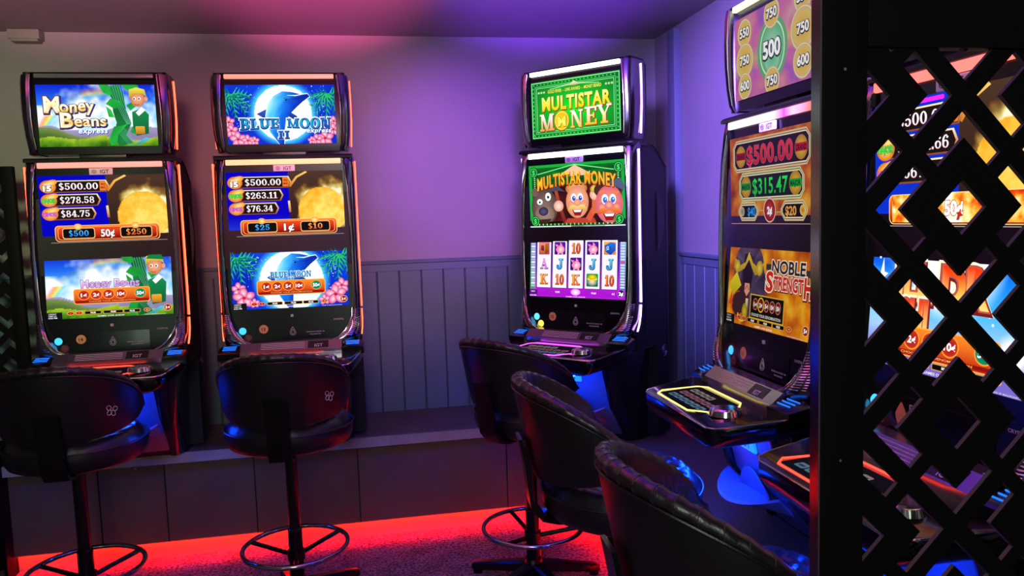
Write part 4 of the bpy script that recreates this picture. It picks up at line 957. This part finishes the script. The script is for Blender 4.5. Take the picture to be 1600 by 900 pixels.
def slot_machine(label, pos, rz, arts, strip, bar_t, bar_m, num, smat=M_screen, ring_col=None, small=False, stripm=None, base_w=7, btn=('40c0ff', '502020')):
    t = thing('slot_machine', label, 'slot machine', (pos[0], pos[1], ZP+.001), -rz, 'slot machines along the walls')
    def P(name, key, fn, mt, parent=t, smooth=35): return obj(name, cached(key, fn, mt, smooth), parent)
    cab = P('cabinet', 'cabinet', shell, M_matte)
    base = P('base', 'base', basefn, M_blackgloss)
    P('footwell_panel', 'footwell_panel', recess, M_bluelit, base)
    for sx in (-1, 1): P('base_column', 'base_column%d' % sx, basecol(sx), M_blackgloss)
    def sidebox(bm):
        box(bm, .3125, .3150, .12, .20, .02, .50, .001)
    P('side_vent', 'side_vent', louvres, M_louvre, cab)
    def lv2(bm):
        for i in range(6): box(bm, .3125, .3155, -.035, -.005, .66-i*.022, .667-i*.022)
    P('front_vent', 'front_vent', lv2, M_louvre, cab)
    def spk(bm):
        for r in (.028, .018, .009):
            tube(bm, [(.3135, .16+r*math.cos(a_), .43+r*math.sin(a_)) for a_ in [2*PI*i/24 for i in range(24)]], .0018, 6, loop=True)
    P('side_speaker', 'side_speaker', spk, M_chrome, cab)
    def handle(bm):
        pts = [(y, z) for y, z in [(.10, 1.22)]+[(.195*math.cos(0)*0+.10+.08*math.sin(PI*i/10), 1.22-.30*i/10) for i in range(11)]+[(.10, .92)]]
        prism(bm, pts[1:-1], lambda y, z: (.312, y, z), lambda y, z: (.3145, y*.98+.002, z))
    P('side_recess', 'side_recess', handle, M_bezel, cab)
    def latch(bm): box(bm, .3125, .3165, -.015, .02, .885, .890); box(bm, .3125, .3155, -.012, -.006, .84, .885)
    P('latch', 'latch', latch, M_louvre, cab)
    # main bezel
    def bez(bm):
        prof = [(1.425, -.139), (1.05, -.133), (1.03, -.132), (.71, -.154), (.545, -.168)]
        n = len(prof)
        for (z0, y0), (z1, y1) in zip(prof, prof[1:]): pass
        f = [(-.312, y+.004, z) for z, y in prof]; g = [(.312, y+.004, z) for z, y in prof]
        loft(bm, [f+[(-.312, -.09, .545), (-.312, -.09, 1.425)], g+[(.312, -.09, .545), (.312, -.09, 1.425)]])
    P('screen_bezel', 'screen_bezel', bez, M_bezel)
    for sx in (-1, 1):
        c = P('chrome_column', 'chrome_column%d' % sx, column(CO, sx, -.085), M_chromed)
        P('ribbing', 'ribbing%d' % sx, ribs(sx), M_chrome, c)
        def edge(bm, sx=sx): tube(bm, [(sx*(xi+.001), yf-.001+.006, z) for z, xi, xo, yf in CO[1:]], .0032, 8)
        P('chrome_bead', 'chrome_bead%d' % sx, edge, M_chrome, c)
        def led(bm, sx=sx, z0=.70, z1=1.405):
            pts = [(z, -.112) for z in (z1, 1.3, 1.1, .9, z0)]
            loft(bm, [[(sx*.3265, y-.004, z), (sx*.3325, y-.002, z), (sx*.3325, y+.003, z), (sx*.3265, y+.006, z)] for z, y in pts])
        def led2(bm, sx=sx):
            loft(bm, [[(sx*x, y-.004, z), (sx*(x+.006), y-.002, z), (sx*(x+.006), y+.003, z), (sx*x, y+.006, z)] for z, x, y in ((.688, .3265, -.114), (.64, .3265, -.12), (.60, .3250, -.13), (.565, .321, -.142))])
        P('light_strip', 'light_strip%d' % sx, led, strip); P('light_strip', 'light_strip_foot%d' % sx, led2, stripm or strip)
    def barm(bm): box(bm, -.264, .264, -.151, -.138, 1.395, 1.420, .004)
    P('light_bar', 'light_bar', barm, bar_m)
    def topcap(bm): loft(bm, [[(x, y, z) for y, z in ((-.150, 1.422), (-.152, 1.432), (-.14, 1.441), (.0, 1.444), (.0, 1.425))] for x in (-.318, .318)])
    P('top_cap', 'top_cap', topcap, M_black)
    def badge(bm): box(bm, -.050, .050, -.1465, -.137, 1.3625, 1.3925, .0035, 3)
    b = P('maker_badge', 'maker_badge', badge, M_badge)
    text_part('badge_lettering', 'IGT', .016, -.1472, 1.3690, .0175, M_badged, b, .03)
    def logo(bm):
        for r in (.008, .0035): tube(bm, [(-.028+r*1.15*math.cos(2*PI*i/16), -.1470, 1.3775+r*math.sin(2*PI*i/16)) for i in range(16)], .0011, 5, loop=True)
    P('badge_emblem', 'badge_emblem', logo, M_badged, b)
    arts[1].build('upper_screen', *SC['m'], smat, t); arts[2].build('lower_screen', *SC['l'], smat, t)
    # topper
    def th(bm):
        prof = [(-.118, 1.458), (-.122, 1.50), (-.125, 1.80), (-.115, 1.826), (.0, 1.826), (.03, 1.80), (.03, 1.49), (.01, 1.458)]
        loft(bm, [[(-.300, y, z) for y, z in prof], [(.300, y, z) for y, z in prof]])
    tp = P('topper', 'topper', th, M_bezel)
    for sx in (-1, 1):
        P('topper_column', 'topper_column%d' % sx, column(CT, sx, -.02), M_chromed, tp)
        def edge(bm, sx=sx): tube(bm, [(sx*(xi+.001), yf+.005, z) for z, xi, xo, yf in CT[1:-1]], .003, 8)
        P('topper_bead', 'topper_bead%d' % sx, edge, M_chrome, tp)
        def led(bm, sx=sx):
            loft(bm, [[(sx*x, -.064, z), (sx*(x+.005), -.062, z), (sx*(x+.005), -.056, z), (sx*x, -.054, z)] for z, x in ((1.795, .3175), (1.70, .3195), (1.6, .3190), (1.48, .3130))])
        P('topper_strip', 'topper_strip%d' % sx, led, strip, tp)
    def bart(bm): box(bm, -.250, .250, -.139, -.122, 1.796, 1.816, .004)
    P('topper_bar', 'topper_bar', bart, bar_t, tp)
    def lug(bm): box(bm, -.05, .05, -.07, .0, 1.824, 1.836, .005)
    P('topper_lug', 'topper_lug', lug, M_black, tp)
    arts[0].build('topper_screen', *SC['t'], smat, tp)
    def neck(bm): box(bm, -.10, .10, -.10, .0, 1.44, 1.462, .003)
    P('topper_neck', 'topper_neck', neck, M_black)
    # belly panel
    def belly(bm): loft(bm, [[(x, -.1575-.0008, .645) for x in (-.16, .16)]+[(x, -.150, .645) for x in (.16, -.16)], [(x, -.1665, .553) for x in (-.16, .16)]+[(x, -.155, .553) for x in (.16, -.16)]])
    bl = P('belly_panel', 'belly_panel', belly, M_blackgloss)
    yb = lambda z: -.1575-.0008-(.645-z)*.095-.0012
    def stick(bm): disc(bm, (-.135, yb(.615)+.0016, .615), (0, -1, .095), .021, .0012, 28)
    if not small:
        sk = P('number_sticker', 'number_sticker', stick, M_orange, bl); text_part('sticker_number', num, -.135, yb(.606)-.0008, .6065, .016, M_sticktxt, sk, .02)
        def drop(bm):
            for s in (1, .55):
                pts = []
                for i in range(24):
                    a_ = 2*PI*i/24; x = .0135*s*math.sin(a_)*(1 if math.cos(a_) < 0 else (1-.75*math.cos(a_)**1.2)); z = .600+s*(.014*(-1)*(-math.cos(a_)) if math.cos(a_) < 0 else .026*math.cos(a_))
                    pts.append((x, yb(z), z-.006))
                tube(bm, pts, .0013, 5, loop=True)
        P('drop_emblem', 'drop_emblem', drop, M_grey, bl)
        text_part('notice_lettering', 'PERSONS UNDER 18', .105, yb(.590), .590, .0052, M_grey, bl, .02, w=.085)
        text_part('notice_lettering', 'PROHIBITED', .105, yb(.578), .578, .0052, M_grey, bl, .02, w=.052)
    else:
        def dr(bm): loft(bm, [[(-.125+.020*math.sin(2*PI*i/20)*(1 if math.cos(2*PI*i/20) < 0 else 1-.7*math.cos(2*PI*i/20)), yb(.60)-k, .600+.03*math.cos(2*PI*i/20)) for i in range(20)] for k in (-.001, .001)])
        P('drop_emblem', 'drop_emblem_solid', dr, M_orange, bl)
        for s, z, h, w in (('Pub', .611, .021, None), ('Charity', .583, .021, None), ('Limited', .568, .008, None)):
            vs, fs, ww = text_geo(s, .02); text_part('notice_lettering', s, -.098+ww*h/2, yb(z), z, h, M_white, bl, .02)
    text_part('model_lettering', 'CRYSTAL', .218, -.1615, .643, .008, M_grey, bl, .02, w=.05)
    def mk(bm): box(bm, -.006, .006, -.1605, -.155, .668, .680)
    P('sensor_mark', 'sensor_mark', mk, M_grey, bl)
    for i, (x, z, c) in enumerate(((-.232, .610, btn[0]), (-.206, .576, btn[1]))):
        def bt(bm, x=x, z=z): disc(bm, (x, yb(z)+.006, z), (0, -1, .1), .0185, .006, 24, .013)
        cc = lin(c); P('call_button', 'call_button%d' % i, bt, glow('button_'+c, cc, 1.5 if max(cc) > .3 else .6), bl)
    # silver trim, pods and button deck
    def sil(bm):
        loft(bm, [[(x, -.180, .560), (x, -.222, .558), (x, -.262, .524), (x, -.262, .500), (x, -.18, .500)] for x in (-.232, .232)])
    sv = P('silver_trim', 'silver_trim', sil, M_silver)
    def grill(bm):
        for i in range(4): box(bm, -.14, .06, -.2312-i*.0075, -.2298-i*.0075, .5515-.0066*i-.001, .5530-.0066*i)
    P('trim_grille', 'trim_grille', grill, M_badge, sv)
    def plate(bm): loft(bm, [[(x, -.226, .5563), (x, -.258, .5289), (x, -.255, .520), (x, -.22, .55)] for x in (.075, .170)])
    pl = P('trim_badge', 'trim_badge', plate, M_black, sv)
    text_part('trim_lettering', 'IGT', .125, -.2565, .5325, .018, M_grey, pl, .03, tilt=-.80)
    for sx in (-1, 1):
        def pod(bm, sx=sx):
            loft(bm, [[(sx*x, y, z) for x, y, z in r] for r in (
                ((.232, -.275, .49), (.335, -.262, .49), (.338, -.19, .49), (.232, -.18, .49)),
                ((.232, -.275, .522), (.333, -.262, .520), (.336, -.19, .535), (.232, -.18, .545)),
                ((.245, -.262, .532), (.318, -.250, .530), (.322, -.20, .545), (.245, -.19, .552)))])
        pd = P('corner_pod', 'corner_pod%d' % sx, pod, M_pod)
        def slot_(bm, sx=sx):
            for i in range(3):
                y = -.249+i*.016; tube(bm, [(sx*.252, y-.002, .5365+i*.0045), (sx*.285, y-.004, .5375+i*.0045), (sx*.312, y+.003, .5355+i*.0045)], .0022, 6)
        P('pod_light', 'pod_light%d' % sx, slot_, G_cyan, pd)
    dk = P('button_deck', 'button_deck', deckfn, M_blackgloss)
    ringm = ring_col or strip
    RP = [(-.19, -.455), (-.215, -.43), (-.175, -.315), (-.14, -.292), (.10, -.292), (.135, -.315), (.16, -.39), (.06, -.455)]
    def rg(bm): tube(bm, [ondeck(x, y, .001) for x, y in RP], .0034, 6, loop=True)
    P('deck_light', 'deck_light', rg, ringm, dk)
    da = art_deck(); me = da.build('deck_screen', 1, 1, 0, 0, 0, M_screen_dim, dk).data
    for v in me.vertices:
        x, z = v.co.x, v.co.z; yy = -.442+.135*z; v.co = ondeck(x*(.165-.02*z)-.035, yy, .0006-v.co.y*.3)
    def spin(bm): disc(bm, ondeck(.165, -.375, -.001), (0, 0, 1), .052, .016, 32, .047); disc(bm, ondeck(.165, -.375, .015), (0, 0, 1), .040, .004, 32, .036)
    P('spin_button', 'spin_button', spin, M_chrome, dk)
    def lipfn(bm): tube(bm, [(x, y, dz(y)-.003) for x, y in DECK[1:-1]], .0026, 6)
    P('deck_edge', 'deck_edge', lipfn, M_chrome, dk)
    def cap(bm): box(bm, -.20, .20, -.43, -.20, .405, .440, .012); tube(bm, [(-.195, -.40, .42), (-.205, -.41, .40), (-.19, -.40, .385)], .008, 8)
    P('deck_underside', 'deck_underside', cap, M_black, dk)
    def plt(bm):
        box(bm, -.060, .060, -.006, .006, -.030, .030, .006, 3)
        bmesh.ops.rotate(bm, verts=bm.verts[:], cent=(0, 0, 0), matrix=Matrix.Rotation(.22, 3, 'X')); bmesh.ops.translate(bm, verts=bm.verts[:], vec=(.0, -.222, .345))
    ip = P('lit_plate', 'lit_plate', plt, mat('plate_blue', (.25, .6, .8), .3, emit=(.02, .30, .75), es=.8), base)
    text_part('plate_lettering', 'IGT', .004, -.2255, .328, .034, mat('plate_print', (.05, .2, .55), .4, emit=(.01, .07, .35), es=.5), ip, .03, tilt=.22)
    def tray(bm):   # scooped drinks shelf
        n = 12; rings = []
        for i in range(n+1):
            u_ = 2*i/n-1; x = .175*u_; k = 1-u_*u_
            rings.append([(x, -.16, .165), (x, -.20-.095*k**.7, .205-.040*k), (x, -.203-.100*k**.7, .196-.040*k), (x, -.15, .140-.01*k)])
        loft(bm, rings)
        loft(bm, [[(.10*(2*i/n-1), -.195-.02*(1-(2*i/n-1)**2), .17+.085*(1-(2*i/n-1)**2)) for i in range(n+1)][::-1]+[(.10*(2*i/n-1), -.18, .165) for i in range(n+1)],
                  [(.10*(2*i/n-1), -.188-.02*(1-(2*i/n-1)**2), .17+.085*(1-(2*i/n-1)**2)) for i in range(n+1)][::-1]+[(.10*(2*i/n-1), -.175, .165) for i in range(n+1)]])
    P('drinks_shelf', 'drinks_shelf', tray, M_tray, base)
    # blue lamp under the deck
    def lampfn(bm): box(bm, -.12, .12, -.385, -.345, .378, .4045, .002)
    P('footwell_lamp', 'footwell_lamp', lampfn, mat('lamp_blue', (.1, .1, .1), .4, emit=(.003, .045, 1), es=150*base_w/7), dk)
    return t

G_off = mat('led_off', (.42, .42, .42), .3)
G_sal = glow('led_salmon', (1, .27, .20), 1.5)
G_peach = glow('led_peach', (1, .52, .26), 1.5)
G_pinkr = glow('led_pinkred', (1, .30, .24), 1.5)
G_redm = glow('led_red_machine', (1, .055, .022), 8)
G_orm = glow('led_orange_machine', (1, .10, .03), 4.5)
G_vio = glow('led_violet', (.62, .36, 1), 6)
G_wht = glow('led_white', (.95, .80, 1), 3.5)
G_ring_r = glow('ring_red', (1, .05, .03), 3)
G_ring_v = glow('ring_violet', (.75, .08, 1), 2.5)
G_ring_y = glow('ring_yellow', (1, .85, .22), 1.5)
G_yel = glow('led_yellow', (1, 1, .55), 1.6)
G_green = glow('led_green', (.35, 1, .3), 1.2)
G_redbar = glow('led_red_bar', (1, .16, .13), 2.0)
def ramp_glow():
    mt = bpy.data.materials.new('led_white_to_red'); mt.use_nodes = True; nt = mt.node_tree; b = nt.nodes['Principled BSDF']
    tc = nt.nodes.new('ShaderNodeTexCoord'); sp = nt.nodes.new('ShaderNodeSeparateXYZ'); mr = nt.nodes.new('ShaderNodeMapRange'); r = nt.nodes.new('ShaderNodeValToRGB')
    nt.links.new(tc.outputs['Object'], sp.inputs[0]); nt.links.new(sp.outputs['X'], mr.inputs['Value']); mr.inputs['From Min'].default_value = -.256; mr.inputs['From Max'].default_value = .256
    nt.links.new(mr.outputs[0], r.inputs['Fac']); e = r.color_ramp.elements
    e[0].position = .55; e[0].color = (1, .8, 1, 1); e[1].position = 1; e[1].color = (1, .15, .03, 1); k = e.new(.72); k.color = (1, .05, .6, 1); k = e.new(.82); k.color = (1, .45, .9, 1)
    b.inputs['Base Color'].default_value = (.02, .02, .02, 1); nt.links.new(r.outputs['Color'], b.inputs['Emission Color']); b.inputs['Emission Strength'].default_value = 1.7
    return mt
G_mix = ramp_glow()
slot_machine('slot machine at the far left showing a beanstalk game and $278.58', (-1.172, 3.985), 0,
    (art_beans(), art_planet(('$500.00', '$278.58', '$84.75'), '$500', '50\u00a2', '$250', seed=1), art_beans(True)), G_redm, G_off, G_pinkr, '14', ring_col=G_ring_r)
slot_machine('slot machine showing a dolphin before a blue moon, second from the left', (-.363, 3.985), math.radians(1.5),
    (art_moon(), art_planet(('$500.00', '$263.11', '$76.34'), '$25', '1\u00a2', '$10', seed=2, low='3048d0'), art_moon(True)), G_redm, G_sal, G_peach, '13', ring_col=G_ring_r, stripm=G_orm)
slot_machine('slot machine in the room corner with green top screen and five-reel game', (1.101, 3.721), math.radians(47.3),
    (art_multi_top(), art_multi_main(), art_reels()), G_vio, G_wht, G_wht, '12', ring_col=G_ring_v, btn=('60d0ff', 'ffe060'))
slot_machine('slot machine on the right wall with fiery orange screens and a yellow deck light', (1.433, 2.335), math.radians(90),
    (art_noble_top(), art_noble_main(), art_noble_low()), G_vio, G_yel, G_mix, '11', smat=M_screen_dim, ring_col=G_ring_y, stripm=G_vio, btn=('40b0ff', '401010'))
slot_machine('slot machine seen through the black lattice screen at the right', (1.433, 1.53), math.radians(90),
    (art_top5(), art_fire_main(), art_fire_low()), G_redm, G_sal, G_redbar, '10', ring_col=G_ring_r, small=True)

# ================================================================ bar stools
def shell_pt(th, v, off=0.0):
    """th around the back (0 = back centre), v 0 bottom .. 1 top, off = thickness inwards"""
    a = abs(th)/math.radians(94)
    zt = 1.162-.205*a**2.3; zb = .868+.010*a+.052*a**3
    z = zb+(zt-zb)*v
    lean = .075*((z-.87)/.29)
    rx, ry = .257+lean*.5-off, .262+lean*.75-off
    yo = .0
    return Vector((rx*math.sin(th), -ry*math.cos(th)+yo, z-ZF))
ZF = 0.0
TH = math.radians(94)
def stool(label, x, y, rz, spin=0, copy_of=None, plain=False, raised=False):
    t = thing('bar_stool', label, 'stool', (x, y, 0), -rz, 'bar stools in front of the machines')
    if copy_of:
        for ch in list(copy_of.children):
            if plain and ch.name.startswith('clover'): continue
            c = ch.copy(); COL.objects.link(c); c.parent = t
            if raised and c.location.z < -.005: c.location.z = 0      # gas lift left higher
            if ch.name.startswith('star_base'): c.rotation_euler = (0, 0, spin)
            for g in ch.children:
                d = g.copy(); COL.objects.link(d); d.parent = c
        return t
    nT = 44
    # outer shell of the backrest (smooth leather)
    bm = bmn(); rings = []
    for i in range(nT+1):
        th = -TH+2*TH*i/nT; e = 1-max(0, abs(th)/TH-.93)/.07*.9; r = []
        for v in (0, .12, .35, .6, .85, .97): r.append(shell_pt(th, .5+(v-.5)*max(e, .15), 0 if .05 < v < .9 else .004))
        for v in (.95, .5, .04): r.append(shell_pt(th, .5+(v-.5)*max(e, .15), .020))
        rings.append(r)
    loft(bm, rings)
    sh = part('back_shell', bm, M_leather, t, 50)
    # padded, channel-quilted inner back with a rolled rim
    bm = bmn(); rings = []; nT2 = 110
    for i in range(nT2+1):
        th = -TH+2*TH*i/nT2; e = max(.12, 1-max(0, abs(th)/TH-.90)/.10); r = []
        dn = (.5+.5*math.cos(2*PI*i/nT2*22))**.35
        A = shell_pt(th, .5+.5*e, 0); 
        n = Vector((math.sin(th), -math.cos(th), 0)); z = Vector((0, 0, 1))
        rr = .021*(.80+.2*dn)*(.5+.5*e)
        for k in range(8):          # the roll
            a_ = math.radians(-50+k*200/7); c = A - n*.020
            r.append(c+n*rr*math.cos(a_)*1.05+z*rr*math.sin(a_)*.95)
        for v in (.93, .85, .76, .66, .55, .44, .32, .2, .08):
            q = .5+(v-.5)*e; ph = (abs((i/nT2*22+v*5) % 1-.5)*2, abs((i/nT2*22-v*5) % 1-.5)*2)
            puff = min(1, min(1-ph[0], 1-ph[1])*3.2)
            r.append(shell_pt(th, q, .040+.016*puff*math.sin(PI*min(1, v+.1))))
        for v in (.08, .5, .9): r.append(shell_pt(th, .5+(v-.5)*e, .0205))
        rings.append(r)
    loft(bm, rings)
    bk = part('back_cushion', bm, M_leather2, t, 60)
    bm = bmn()
    for i in range(-10, 11):        # stitches over the rim
        th = TH*.90*i/10; A = shell_pt(th, 1, 0); n = Vector((math.sin(th), -math.cos(th), 0))
        tube(bm, [A-n*.020+n*.0215*math.cos(a_)*1.02+Vector((0, 0, .0205))*math.sin(a_) for a_ in [math.radians(-40+k*30) for k in range(7)]], .0011, 5)
    part('rim_stitching', bm, M_stitch, bk)
    bm = bmn(); tube(bm, [shell_pt(-TH+2*TH*i/40, .5+.44*max(.12, 1-max(0, abs(-TH+2*TH*i/40)/TH-.90)/.10), -.001) for i in range(41)], .0035, 6)
    part('piping', bm, M_leather, sh)
    # seat cushion
    bm = bmn(); n = 132; k = 50; top = []
    def sr(a_): return .258*(1+.02*math.cos(2*a_))
    for j in range(k+1):
        f = j/k; row = []
        for i in range(n):
            a_ = 2*PI*i/n; R = sr(a_)*f; x_, y_ = R*math.cos(a_), R*math.sin(a_)*.97
            u1, v1 = (x_+y_)/.075, (x_-y_)/.075
            d = min(abs((u1 % 1)-.5), 1) ; d2 = abs((v1 % 1)-.5)
            puff = min(1, min(.5-d if False else 1-2*d, 1-2*d2)*2.2+.0)
            puff = min(1, min(1-abs(2*(u1 % 1)-1)*1, 1-abs(2*(v1 % 1)-1)*1)*2.6)**.7
            edge = 1-max(0, (f-.82)/.18)**2.2
            row.append((x_, y_+.02, .842+.018*edge*1.0+.0075*puff*edge-.03*(1-edge)))
        top.append(row)
    R_ = []
    c0 = bm.verts.new(top[0][0]); prev = None
    for row in top[1:]:
        cur = [bm.verts.new(p) for p in row]
        if prev is None:
            for i in range(n): bm.faces.new((c0, cur[i], cur[(i+1) % n]))
        else:
            for i in range(n): bm.faces.new((prev[i], cur[i], cur[(i+1) % n], prev[(i+1) % n]))
        prev = cur
    for f, z in ((1.02, .82), (1.03, .80), (1.02, .77), (.97, .745), (.85, .73), (.6, .725)):
        cur = [bm.verts.new((sr(2*PI*i/n)*f*math.cos(2*PI*i/n), sr(2*PI*i/n)*f*math.sin(2*PI*i/n)*.97+.02, z)) for i in range(n)]
        for i in range(n): bm.faces.new((prev[i], cur[i], cur[(i+1) % n], prev[(i+1) % n]))
        prev = cur
    bm.faces.new(prev)
    se = part('seat', bm, [M_leather2], t, 60)
    me = se.data; me.materials.append(M_leather)
    for p in me.polygons:
        if p.center.z < .818: p.material_index = 1
    bm = bmn(); tube(bm, [(sr(2*PI*i/48)*1.035*math.cos(2*PI*i/48), sr(2*PI*i/48)*1.035*math.sin(2*PI*i/48)*.97+.02, .820) for i in range(48)], .0038, 6, loop=True)
    part('seat_piping', bm, M_leather, se)
    # bracket that carries the back
    bm = bmn(); w = .045
    pts = [(-.308, .99), (-.290, .90), (-.284, .84), (-.276, .77), (-.240, .725), (-.19, .712), (-.05, .712)]
    prof = pts+[(-.05, .722), (-.185, .722), (-.230, .735), (-.264, .78), (-.272, .84), (-.278, .90), (-.296, .99)]
    loft(bm, [[(-w, y_, z_) for y_, z_ in prof], [(w, y_, z_) for y_, z_ in prof]])
    part('back_bracket', bm, M_pole, t)
    bm = bmn(); disc(bm, (0, 0, .700), (0, 0, 1), .075, .022, 28, .085); box(bm, -.09, .09, -.09, .09, .710, .727, .004); part('seat_plate', bm, M_pole, t)
    bm = bmn(); tube(bm, [(0, 0, .10), (0, 0, .34), (0, 0, .345), (0, 0, .76)], [.031, .031, .026, .026], 20); part('pole', bm, M_pole, t)
    # foot ring with three struts
    bm = bmn(); tube(bm, [(.224*math.cos(2*PI*i/56), .224*math.sin(2*PI*i/56),   .262) for i in range(56)], .0105, 12, loop=True); fr = part('foot_ring', bm, M_ring, t)
    for k_ in range(3):
        a_ = 2*PI*k_/3+math.radians(38); bm = bmn()
        tube(bm, [(.03*math.cos(a_), .03*math.sin(a_), .222), (.216*math.cos(a_), .216*math.sin(a_), .258)], .010, 10); part('ring_strut', bm, M_pole, fr)
    bm = bmn(); disc(bm, (0, 0, .202), (0, 0, 1), .038, .04, 24); part('ring_collar', bm, M_pole, fr)
    bm = bmn(); disc(bm, (0, 0, .065), (0, 0, 1), .052, .05, 24, .036)
    sb = part('star_base', bm, M_pole, t); sb.rotation_euler = (0, 0, spin)
    for k_ in range(5):
        a_ = 2*PI*k_/5+PI/2; bm = bmn(); c_, s_ = math.cos(a_), math.sin(a_)
        rings = []
        for r_, w_, z0, z1 in ((.02, .030, .055, .105), (.10, .026, .045, .090), (.20, .021, .030, .068), (.27, .019, .018, .055), (.295, .014, .018, .046)):
            q = [(-w_, z0), (-w_, z1-.010), (-w_*.6, z1), (w_*.6, z1), (w_, z1-.010), (w_, z0)]
            rings.append([(r_*c_-a*s_, r_*s_+a*c_, z) for a, z in q])
        loft(bm, rings); disc(bm, (.272*c_, .272*s_, 0), (0, 0, 1), .021, .024, 16)
        part('leg', bm, M_pole, sb)
    # small clover badge sewn to the right side of the shell
    th = math.radians(47); A = shell_pt(th, .42, -.0015); n = Vector((math.sin(th), -math.cos(th), 0)); tx = Vector((math.cos(th), math.sin(th), 0)); z = Vector((0, 0, 1))
    bm = bmn()
    def petal(bm, k):
        q = 2*PI*k/5+PI/2-.25
        tube(bm, [A+tx*((.014+.0095*math.cos(2*PI*i/14))*math.cos(q)-.0085*math.sin(2*PI*i/14)*math.sin(q))+z*((.014+.0095*math.cos(2*PI*i/14))*math.sin(q)*1.15+.0085*math.sin(2*PI*i/14)*math.cos(q)) for i in range(14)], .0017, 5, loop=True)
    for k in range(1, 5): petal(bm, k)
    bd = part('clover_badge', bm, mat('badge_thread', (.80, .76, .74), .5), t)
    for ch in t.children:
        if ch.name.startswith(('back_', 'seat', 'clover')): ch.location.z = -.012
    sb.scale = (1.06, 1.06, 1)
    bm = bmn(); petal(bm, 0); part('badge_dot', bm, mat('badge_red', (.75, .12, .12), .5), bd)
    return t
s0 = stool('black quilted bar stool at the far left, its back cut by the picture edge', -1.218, 3.41, math.radians(-2), .1)
stool('black bar stool in front of the dolphin machine', -.368, 3.415, math.radians(3), .35, copy_of=s0)
stool('black bar stool facing the corner machine, turned to the right', .684, 3.350, math.radians(52), .62, copy_of=s0)
stool('black quilted bar stool between two others, facing the fiery orange machine', .740, 2.30, math.radians(94), .3, copy_of=s0, plain=True, raised=True)
stool('black quilted bar stool nearest the camera, at the bottom beside the lattice', .765, 1.48, math.radians(92), .9, copy_of=s0, plain=True, raised=True)
